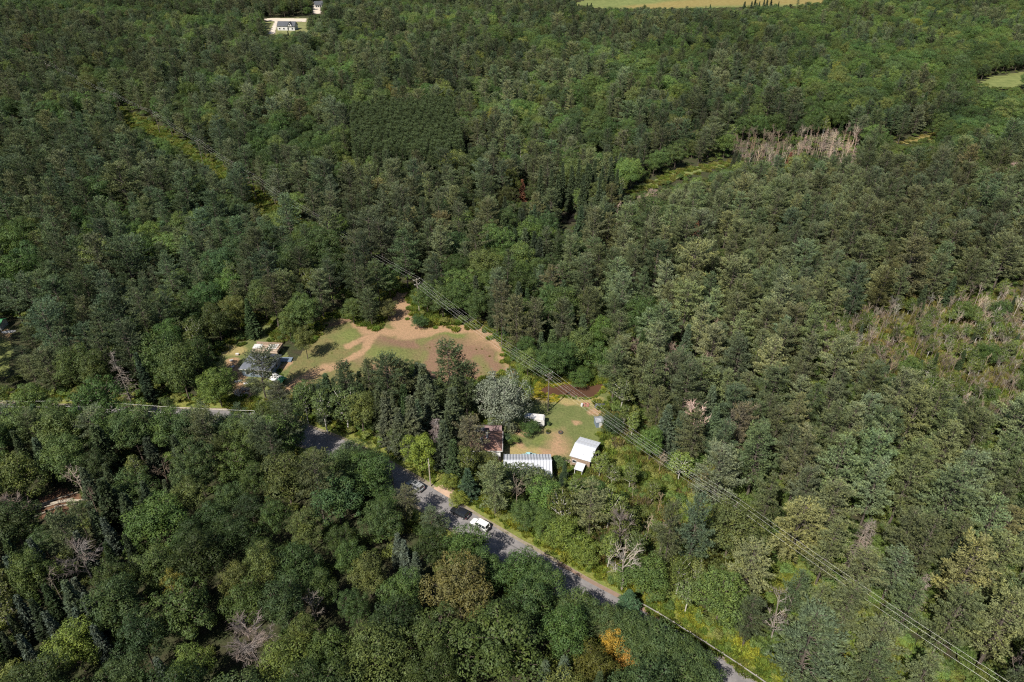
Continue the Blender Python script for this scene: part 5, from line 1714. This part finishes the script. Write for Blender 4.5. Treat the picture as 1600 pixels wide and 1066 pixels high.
# tarp shelter: white and green
ts_ = empty('tarp_shelter', (*G(436, 598), 0), R(-30))
tag(ts_, 'white and green tarp shelter in front of the farmhouse', 'shelter')
def tarp(x0, x1, sag, seed):
    r = np.random.default_rng(seed)
    xs, ys = np.linspace(x0, x1, 7), np.linspace(-1.5, 1.5, 9)
    Xg, Yg = np.meshgrid(xs, ys)
    Zg = 2.35 - np.abs(Yg) * .55 + r.normal(size=Xg.shape) * .05 - sag * np.sin((Xg - x0) / (x1 - x0) * np.pi)
    return np.stack([Xg.ravel(), Yg.ravel(), Zg.ravel()], 1), grid_faces(7, 9)
tw = MB().add(*tarp(-2.6, .6, .12, 1)).obj('white_tarp', M['white_paint'], ts_)
tw.modifiers.new('thick', 'SOLIDIFY').thickness = .03
tgn = MB().add(*tarp(.65, 2.7, .1, 2)).obj('green_tarp', M['tarp_green'], ts_)
tgn.modifiers.new('thick', 'SOLIDIFY').thickness = .03
for xx in (-2.5, 0, 2.6):
    for yy in (-1.45, 1.45):
        MB().tube([(xx, yy, 0), (xx, yy, 1.55)], .04, 6).obj('leg', M['grey_metal'], ts_)
def rocks(name, label, cat, loc, n, rad, size, mat, seed):
    r = np.random.default_rng(seed)
    mb = MB()
    for i in range(n):
        q, a_ = rad * math.sqrt(r.random()), r.uniform(0, 6.28)
        s_ = size * r.uniform(.6, 1.2)
        mb.box((q * math.cos(a_), q * math.sin(a_), s_ * .35 + (rad - q) * .25), (s_, s_ * r.uniform(.6, 1), s_ * .7), r.uniform(0, 3), rx=r.normal() * .3, ry=r.normal() * .3, taper=.75)
    return tag(mb.obj(name, mat, loc=loc), label, cat, None, 'stuff')
rocks('rubble_heap', 'heap of tan rubble at the bottom of the farmhouse yard', 'rubble', (*G(378, 614), 0), 40, 2.2, .7, M['new_wood'], 3)
rocks('brick_heap', 'heap of broken red bricks by the pond bank', 'bricks', (*G(916, 633), 0), 30, .9, .35, M['brick'], 4)
bs = empty('plastic_barrel', (*G(909, 635), 0))
tag(bs, 'white plastic barrel standing by the brick heap', 'barrel')
MB().tube([(0, 0, 0), (0, 0, .15), (0, 0, .45), (0, 0, .75), (0, 0, .9)], [.27, .31, .33, .31, .27], 14).obj('body', M['white_paint'], bs)
MB().tube([(0, 0, .9), (0, 0, .95)], .24, 14).obj('lid', M['white_metal'], bs)
tpx = np.linspace(-1.6, 1.6, 9)
Xg, Yg = np.meshgrid(tpx, np.linspace(-.8, .8, 7))
Zg = .75 * np.clip(1 - (Xg / 1.65) ** 4, 0, 1) * np.clip(1 - (Yg / .85) ** 4, 0, 1) + .1 * np.sin(Xg * 4) * np.cos(Yg * 5)
tag(MB().add(np.stack([Xg.ravel(), Yg.ravel(), np.maximum(Zg, .01).ravel()], 1), grid_faces(9, 7)).obj('tarp_heap', M['shingle_dark'], loc=(*G(938, 635), .01), smooth=True), 'dark tarp over a heap at the right end of the pond', 'tarp')
for i, (px, lb) in enumerate((((856.5, 676), 'round tyre planter on the dirt, left of two'), ((876, 676.5), 'round tyre planter on the dirt, right of two'))):
    pl_ = empty('tyre_planter', (*G(*px), 0.02))
    tag(pl_, lb, 'planter', 'tyre planters on the drive')
    th = np.linspace(0, 2 * np.pi, 17)
    ring = MB()
    for a_, b_ in zip(th[:-1], th[1:]):
        V = []
        for q in (a_, b_):
            for rr_, zz in ((.62, 0), (.66, .2), (.58, .36), (.36, .36), (.34, 0)):
                V.append((rr_ * math.cos(q), rr_ * math.sin(q), zz))
        ring.add(V, [(j, 5 + j, 6 + j, j + 1) for j in range(4)])
    ring.obj('tyre', M['tyre'], pl_)
    MB().tube([(0, 0, .0), (0, 0, .22)], .36, 12).obj('soil', M['duff'], pl_)
    if i == 0:
        o = bpy.data.objects.new('plant', FORMS['weed'][0].crown)
        o.parent = pl_
        o.scale = (.5, .5, .6)
        o.location = (0, 0, .2)
        o['tint'] = (.09, .11, .035)
        C.objects.link(o)
# debris in the farmyard
for i, (a_, b_, lb) in enumerate(((371, 555, 'pale crate on the farmyard grass, uppermost of three'), (362, 565, 'pale crate on the farmyard grass, leftmost of three'), (364, 575, 'pale crate on the farmyard grass, lowest of three'))):
    e = empty('crate', (*G(a_, b_), .01), .4 * i)
    tag(e, lb, 'crate', 'crates on the farmyard grass')
    MB().box((0, 0, .25), (.9, .6, .5)).obj('box', M['new_wood'], e)
    MB().box((0, 0, .53), (.96, .66, .05)).obj('lid', M['white_paint'], e)
for i, (a_, b_, lb) in enumerate(((372, 596, 'white sheet lying left of the wispy pine'), (384, 599, 'small white sheet lying under the wispy pine'))):
    tag(MB().box((0, 0, .04), (2.0 - .8 * i, .9, .05), .3).box((.3, .2, .1), (1.0, .5, .05), .9).obj('plastic_sheet', M['white_paint'], loc=(*G(a_, b_), .01)), lb, 'sheet')
# log pile at lower left
for i, (a_, b_, L_, an) in enumerate(((66, 795, 7, 28), (80, 788, 9, 22), (92, 780, 8, 30), (100, 786, 7, 8), (112, 783, 6, 4), (76, 800, 6, 40), (108, 790, 6, 10))):
    lg = MB().tube([(-L_ / 2, 0, .2), (0, .1, .22), (L_ / 2, 0, .2)], [.2, .18, .13], 7)
    o = lg.obj('fallen_log', M['pole_pale'], loc=(*G(a_, b_), .02 + .05 * (i % 2)))
    o.rotation_euler = (0, 0, R(an))
    tag(o, f"{['lowest left', 'long middle', 'upper', 'pale right', 'thin far right', 'bottom', 'lower right'][i]} fallen log in the clearing at lower left", 'log', 'fallen logs in the clearing')

# far houses
def far_house(name, label, loc, rz, w, d, ev, rs, wall, roofm, cross=False):
    h = empty(name, loc, rz)
    tag(h, label, 'house')
    gable_walls(MB(), w, d, ev, rs).obj('wall', wall, h)
    gable_roof(MB(), w, d, ev, rs, .5, .2).obj('roof', roofm, h)
    if cross:
        g = MB()
        V = [(-2.6, 0, ev - .2), (2.6, 0, ev - .2), (2.6, 4, ev - .2), (-2.6, 4, ev - .2), (0, 0, ev + 3.4), (0, 4, ev + 3.4)]
        g.add(V, [(0, 1, 4), (2, 3, 5)]).obj('gable', M['white_paint'], h, (4.2, -d / 2 - .9, 0))
        MB().slab([(-3.0, -.4, ev - .5), (0, -.4, ev + 3.7), (0, 5, ev + 3.7), (-3.0, 5, ev - .5)], .2).slab([(3.0, -.4, ev - .5), (3.0, 5, ev - .5), (0, 5, ev + 3.7), (0, -.4, ev + 3.7)], .2).obj('gable_roof', roofm, h, (4.2, -d / 2 - .9, 0))
        MB().box((4.2, -d / 2 - .95, ev + 1.2), (1.4, .1, 1.3)).obj('window', M['glass'], h)
    for i in range(4):
        MB().box((-w / 2 + w * (i + .5) / 4, -d / 2 - .04, 1.6), (1.5, .1, 1.3)).obj('window', M['glass'], h)
    MB().box((w * .12, -d / 2 - .05, 1.1), (1.0, .12, 2.1)).obj('door', M['dark_metal'], h)
    return h
p_ = G(450, 46)
far_house('far_house', 'white house with dark gabled roof at the far top left clearing', (p_[0], p_[1], float(hgt(*p_)) + .3), R(-4), 17, 10, 4.2, 3.4, M['white_paint'], M['shingle_dark'], True)
p_ = G(499, 14)
far_house('far_house', 'small far house with dark roof above the gabled one', (p_[0], p_[1], float(hgt(*p_)) + .3), R(20), 9, 8, 3.5, 3.0, M['white_paint'], M['shingle_dark'])
wy = empty('west_shed', (*G(-2, 512), 0), R(5))
tag(wy, 'green roofed shed cut by the left picture edge', 'shed')
gable_walls(MB(), 4, 4, 2.2, .8).obj('wall', M['white_paint'], wy)
gable_roof(MB(), 4, 4, 2.2, .8, .3).obj('roof', M['tarp_green'], wy)
ro = empty('rowing_boat', (*G(14, 519), 0.02), R(12))
tag(ro, 'pale upturned boat on the dirt at the left picture edge', 'boat')
bt = MB()
xs = np.linspace(-2.1, 2.1, 11)
secs = []
for x in xs:
    w2 = .72 * max(0.03, (1 - (abs(x) / 2.15) ** 2.6))
    secs.append([(x, w2 * math.cos(a_), .52 * math.sin(a_) * (1 - .25 * (abs(x) / 2.1) ** 2)) for a_ in np.linspace(0, math.pi, 9)])
bt.add(np.array(secs).reshape(-1, 3), grid_faces(9, 11)).obj('hull', M['white_paint'], ro, smooth=True)
MB().tube([(-2.1, 0, .42), (0, 0, .55), (2.1, 0, .42)], .04, 4).obj('keel', M['wood'], ro)


# ------------------------------------------------------------------ vehicles
def vehicle(name, label, loc, rz, pm_, L, W, H, hood=0.30, tail=0.06, belt=0.95, suv=True, spare=False, rails=False, cargo=False):
    v = empty(name, loc, rz)
    tag(v, label, 'car', None)
    l2, w2 = L / 2, W / 2
    st = [(-l2, .86, .42, belt * .86), (-l2 + .12, .95, .34, belt * .97), (-l2 + .9, 1.0, .30, belt), (0, 1.0, .28, belt), (l2 - L * hood, 1.0, .28, belt), (l2 - L * hood * .5, .98, .30, belt * .93), (l2 - .25, .92, .34, belt * .84), (l2, .80, .42, belt * .68)]
    S = []
    for x, wf, zb, zt in st:
        w_ = w2 * wf
        S.append([(x, -w_ * .92, zb), (x, -w_, zb + .12), (x, -w_, zt - .22), (x, -w_ * .93, zt - .04), (x, -w_ * .8, zt), (x, w_ * .8, zt), (x, w_ * .93, zt - .04), (x, w_, zt - .22), (x, w_, zb + .12), (x, w_ * .92, zb)])
    S = np.array(S)
    n, k = S.shape[:2]
    F = [(i * k + j, (i + 1) * k + j, (i + 1) * k + (j + 1) % k, i * k + (j + 1) % k) for i in range(n - 1) for j in range(k)]
    b = MB().add(S.reshape(-1, 3), F)
    b.add(S[0], [tuple(range(k))]).add(S[-1], [tuple(reversed(range(k)))])
    body = b.obj('body', pm_, v, smooth=False)
    x0, x1 = -l2 + L * tail, l2 - L * hood          # cabin foot
    r0, r1 = (x0 + .22, x1 - .75) if suv else (x0 + .75, x1 - .95)
    wb, wr = w2 * .90, w2 * .74
    V = [(x0, -wb, belt - .02), (x1, -wb, belt - .02), (x1, wb, belt - .02), (x0, wb, belt - .02), (r0, -wr, H - .06), (r1, -wr, H - .06), (r1, wr, H - .06), (r0, wr, H - .06)]
    MB().add(V, [(0, 1, 5, 4), (1, 2, 6, 5), (2, 3, 7, 6), (3, 0, 4, 7), (4, 5, 6, 7)]).obj('window_glass', M['glass'], v)
    rm = MB()
    rr = [(r0 - .08, -wr - .03), (r1 + .04, -wr - .03), (r1 + .10, -wr * .6), (r1 + .10, wr * .6), (r1 + .04, wr + .03), (r0 - .08, wr + .03)]
    rm.slab([(x, y, H) for x, y in rr], .08)
    roof_ = rm.obj('roof', pm_, v)
    pil = MB()
    V = np.array(V)
    xs = [0.0, .36, .68, 1.0] if suv else [0.0, .5, 1.0]
    for sgn, (lo0, lo1, hi0, hi1) in ((-1, (0, 1, 4, 5)), (1, (3, 2, 7, 6))):
        for t in xs:
            a_ = V[lo0] * (1 - t) + V[lo1] * t
            c_ = V[hi0] * (1 - t) + V[hi1] * t
            pil.tube([a_ + np.array([0, sgn * .012, 0]), c_ + np.array([0, sgn * .012, 0])], .055 if 0 < t < 1 else .07, 4)
    pil.obj('pillar', pm_, v)
    for sx in (-l2 + L * .18, l2 - L * .19):
        for sy in (-1, 1):
            wl = MB().tube([(sx, sy * (w2 - .2), .34), (sx, sy * (w2 + .02), .34)], .34, 16).obj('wheel', M['tyre'], v)
            MB().tube([(sx, sy * (w2 + .015), .34), (sx, sy * (w2 + .035), .34)], .2, 12).obj('rim', M['grey_metal'], wl)
    for sy in (-1, 1):
        MB().box((l2 - .08, sy * w2 * .62, belt * .62), (.14, .34, .16)).obj('headlight', M['ceramic'], v)
        MB().box((-l2 + .02, sy * w2 * .78, belt * .72), (.1, .14, .3)).obj('tail_light', M['tail'], v)
        MB().box((x1 - .35, sy * (w2 + .08), belt + .08), (.12, .2, .14)).obj('mirror', pm_, v)
    MB().box((-l2 - .03, 0, .5), (.14, W * .9, .2)).box((l2 + .01, 0, .48), (.12, W * .82, .2)).obj('bumper', M['dark_metal'], v)
    MB().box((-l2 - .02, 0, .78), (.03, .5, .12)).obj('number_plate', M['white_paint'], v)
    if spare:
        sp = MB().tube([(-l2 - .26, .1, .98), (-l2 - .02, .1, .98)], .37, 16).obj('spare_wheel', M['tyre'], v)
        MB().tube([(-l2 - .28, .1, .98), (-l2 - .255, .1, .98)], .2, 12).obj('cover', M['dark_metal'], sp)
    if rails:
        for sy in (-1, 1):
            MB().tube([(r0 + .1, sy * (wr - .06), H + .06), (r1 - .1, sy * (wr - .06), H + .06)], .03, 5).obj('roof_rail', M['dark_metal'], roof_)
        for t in (.3, .7):
            MB().box((r0 + (r1 - r0) * t, 0, H + .08), (.07, 2 * wr, .04)).obj('roof_bar', M['dark_metal'], roof_)
        MB().box((r0 + (r1 - r0) * .78, 0, H + .008), (.8, wr * 1.2, .012)).obj('sunroof', M['glass'], roof_)
    return v


M['tail'] = paint('tail_lamp_red', (0.25, 0.01, 0.01), .2)
p0, p1 = np.array(G(738, 811)), np.array(G(762, 824))
hdg = math.atan2(*(p0 - p1)[::-1])
ZR = .026
rvec = np.array([math.cos(hdg), math.sin(hdg)])
vehicle('suv', 'white SUV with rear spare wheel parked on the road edge', (*G(750, 823), ZR), hdg, paint('white_car_paint', (.62, .62, .60), .3), 4.6, 1.85, 1.82, .27, .03, 1.02, True, True)
vehicle('car', 'black car parked in front of the white SUV', (*G(718.5, 804), ZR), hdg + R(1), paint('black_car_paint', (.012, .013, .016), .22), 4.7, 1.84, 1.62, .28, .05, .98, True)
vehicle('suv', 'silver SUV with roof bars parked by the pale roadside pole', (*G(649, 762), ZR), hdg - R(2), paint('silver_car_paint', (.42, .43, .44), .3, .5), 4.7, 1.86, 1.72, .27, .03, 1.0, True, False, True)
vehicle('pickup', 'turquoise pickup half hidden behind the ribbed metal roof', (*G(827, 716.5), .03), R(3), paint('turquoise_car_paint', (.26, .46, .48), .35), 4.2, 1.7, 1.5, .30, .30, .95, True)


# ------------------------------------------------------------------ poles and wires
def upole(label, x, y, H, dirv, mat, arms=((0.35, 2.6),), rad=.16, cat='utility pole', z=0.0):
    e = empty('utility_pole', (x, y, z), math.atan2(dirv[1], dirv[0]))
    tag(e, label, cat, 'utility poles')
    MB().tube([(0, 0, -.1), (0, 0, H * .5), (0, 0, H)], [rad, rad * .85, rad * .65], 9).obj('shaft', mat, e)
    for dz, w_ in arms:
        if w_ <= 0:
            continue
        ar = MB().box((0, 0, H - dz), (.12, w_, .14)).obj('crossarm', mat, e)
        for yy in (-w_ / 2 + .1, 0 if dz > .5 else None, w_ / 2 - .1):
            if yy is not None:
                MB().tube([(0, yy, H - dz + .07), (0, yy, H - dz + .18), (0, yy, H - dz + .3)], [.05, .07, .04], 7).obj('insulator', M['ceramic'], ar)
    MB().tube([(0, 0, H), (0, 0, H + .22)], [.04, .03], 6).obj('pole_pin', M['ceramic'], e)
    return e


def tdir(i):
    a_, b_ = CORR[max(0, i - 1)], CORR[min(len(CORR) - 1, i + 1)]
    v = np.array(b_) - np.array(a_)
    return v / np.linalg.norm(v)


names = ['power line pole beyond the lower right edge', 'power line pole half sunk in pines right of the scrub', 'tall grey power line pole standing on the lawn by the pond', 'power line pole above the end of the dirt track']
for k in range(4, len(CORR)):
    names.append(f"{['first', 'second', 'third', 'fourth', 'fifth', 'sixth', 'seventh', 'eighth'][k - 4]} power line pole up the cut beyond the dirt track")
ARMS = ((0.25, 2.6), (1.9, 2.2))
pz = [float(hgt(*c)) for c in CORR]
for i, c in enumerate(CORR):
    if i == 0:
        continue
    upole(names[i], c[0], c[1], POLE_H, tdir(i), M['pole_wood'] if i != 3 else M['pole_pale'], ARMS, z=pz[i])


def wire(name, label, pts, rad, sag, group):
    P = []
    for a_, b_ in zip(pts[:-1], pts[1:]):
        a_, b_ = np.array(a_), np.array(b_)
        n = 14
        sg = sag * (np.linalg.norm(b_ - a_) / 60.0) ** 2
        for k in range(n):
            t = k / n
            P.append(a_ + (b_ - a_) * t - np.array([0, 0, sg * 4 * t * (1 - t)]))
    P.append(np.array(pts[-1]))
    return tag(MB().tube(P, rad, 4).obj(name, M['cable']), label, 'power line', group)


for lbl, off, hz in (('upper left wire of the long power line', -1.2, POLE_H + .05), ('topmost middle wire of the long power line', 0.0, POLE_H + .22), ('upper right wire of the long power line', 1.2, POLE_H + .05),
                     ('lower left wire of the long power line', -1.0, POLE_H - 1.6), ('lower middle wire of the long power line', 0.0, POLE_H - 1.6), ('lower right wire of the long power line', 1.0, POLE_H - 1.6)):
    pts = []
    for i, c in enumerate(CORR):
        if (i == 0 or i > 3) and hz < POLE_H:
            continue
        t = tdir(i)
        pts.append((c[0] - t[1] * off, c[1] + t[0] * off, hz + pz[i]))
    wire('power_wire', lbl, pts, .012, 0.9, 'wires of the long power line')
RP = [G(673, 760), G(611, 729, 9.0), G(396, 646, 10.0), G(132, 630, 10.0), G(-90, 629, 10.0)]
RH = [8.6, 9.0, 10.0, 10.0, 10.0]
upole('pale wooden roadside pole beside the lime green tree', *RP[0], 8.6, (RP[1][0] - RP[0][0], RP[1][1] - RP[0][1]), M['pole_pale'], ((1.6, 1.2),), .17)
upole('dark wooden roadside pole standing in front of the road', *RP[1], 9.0, (RP[2][0] - RP[1][0], RP[2][1] - RP[1][1]), M['pole_wood'], ((1.0, 1.8),), .17)
upole('wooden roadside pole hidden in trees below the farmhouse', *RP[2], 10.0, (1, 0), M['pole_wood'], ((.3, 1.8),), .16)
upole('wooden roadside pole in the trees at left', *RP[3], 10.0, (1, 0), M['pole_wood'], ((.3, 1.8),), .16)
for lbl, o_, dz in (('upper wire of the roadside line on the left', .8, .2), ('lower wire of the roadside line on the left', -.8, -.4)):
    wire('roadside_wire', lbl, [(p[0], p[1] + o_, h + dz) for p, h in zip(RP[2:], RH[2:])], .013, .8, 'wires of the roadside line')

# guardrail on the outer side of the bend
gk = [k for k in range(len(RL)) if G(978, 958)[0] < RL[k, 0] < 48]
GP = np.array([RL[k] + np.array([-nL[k, 1], nL[k, 0]]) * 3.9 for k in gk])
ge = empty('guardrail', (GP[0][0], GP[0][1], 0))
tag(ge, 'pale steel guardrail on posts along the roadside at the bottom', 'guardrail')
rel = GP - GP[0]
bm_ = MB()
secp = [(-.02, .52), (.05, .56), (.0, .64), (.05, .72), (-.02, .78)]
t_ = np.gradient(rel, axis=0)
t_ /= np.linalg.norm(t_, axis=1)[:, None]
V = []
for (x, y), (a_, b_) in zip(rel, t_):
    for o_, z_ in secp:
        V.append((x + b_ * o_, y - a_ * o_, z_))
be = bm_.add(V, grid_faces(5, len(rel))).obj('beam', M['dull_rail'], ge)
be.modifiers.new('thick', 'SOLIDIFY').thickness = .03
post_me = MB().box((0, 0, .38), (.16, .16, .78)).mesh('post', M['pole_pale'])
for i in range(0, len(rel), 2):
    o = bpy.data.objects.new('post', post_me)
    o.parent = ge
    o.location = (rel[i][0] - t_[i][1] * .14, rel[i][1] + t_[i][0] * .14, 0)
    C.objects.link(o)

# ------------------------------------------------------------------ air: thin summer haze
if HAZE > 0:
    m, nt, out = new_mat('haze_air')
    pv = nd(nt, 'ShaderNodeVolumePrincipled')
    pv.inputs['Color'].default_value = (0.86, 0.90, 0.95, 1)
    pv.inputs['Density'].default_value = HAZE
    pv.inputs['Anisotropy'].default_value = 0.0
    nt.links.new(pv.outputs[0], out.inputs['Volume'])
    hz_ = MB().box((0, 4000, 64), (18100, 20100, 150)).obj('haze', m)
    tag(hz_, 'thin pale summer haze over the whole forest', 'haze', None, 'stuff')

print('trees', len(trees), {k: len(v) for k, v in rest.items()}, 'undergrowth', len(lights), 'weeds', len(wp))
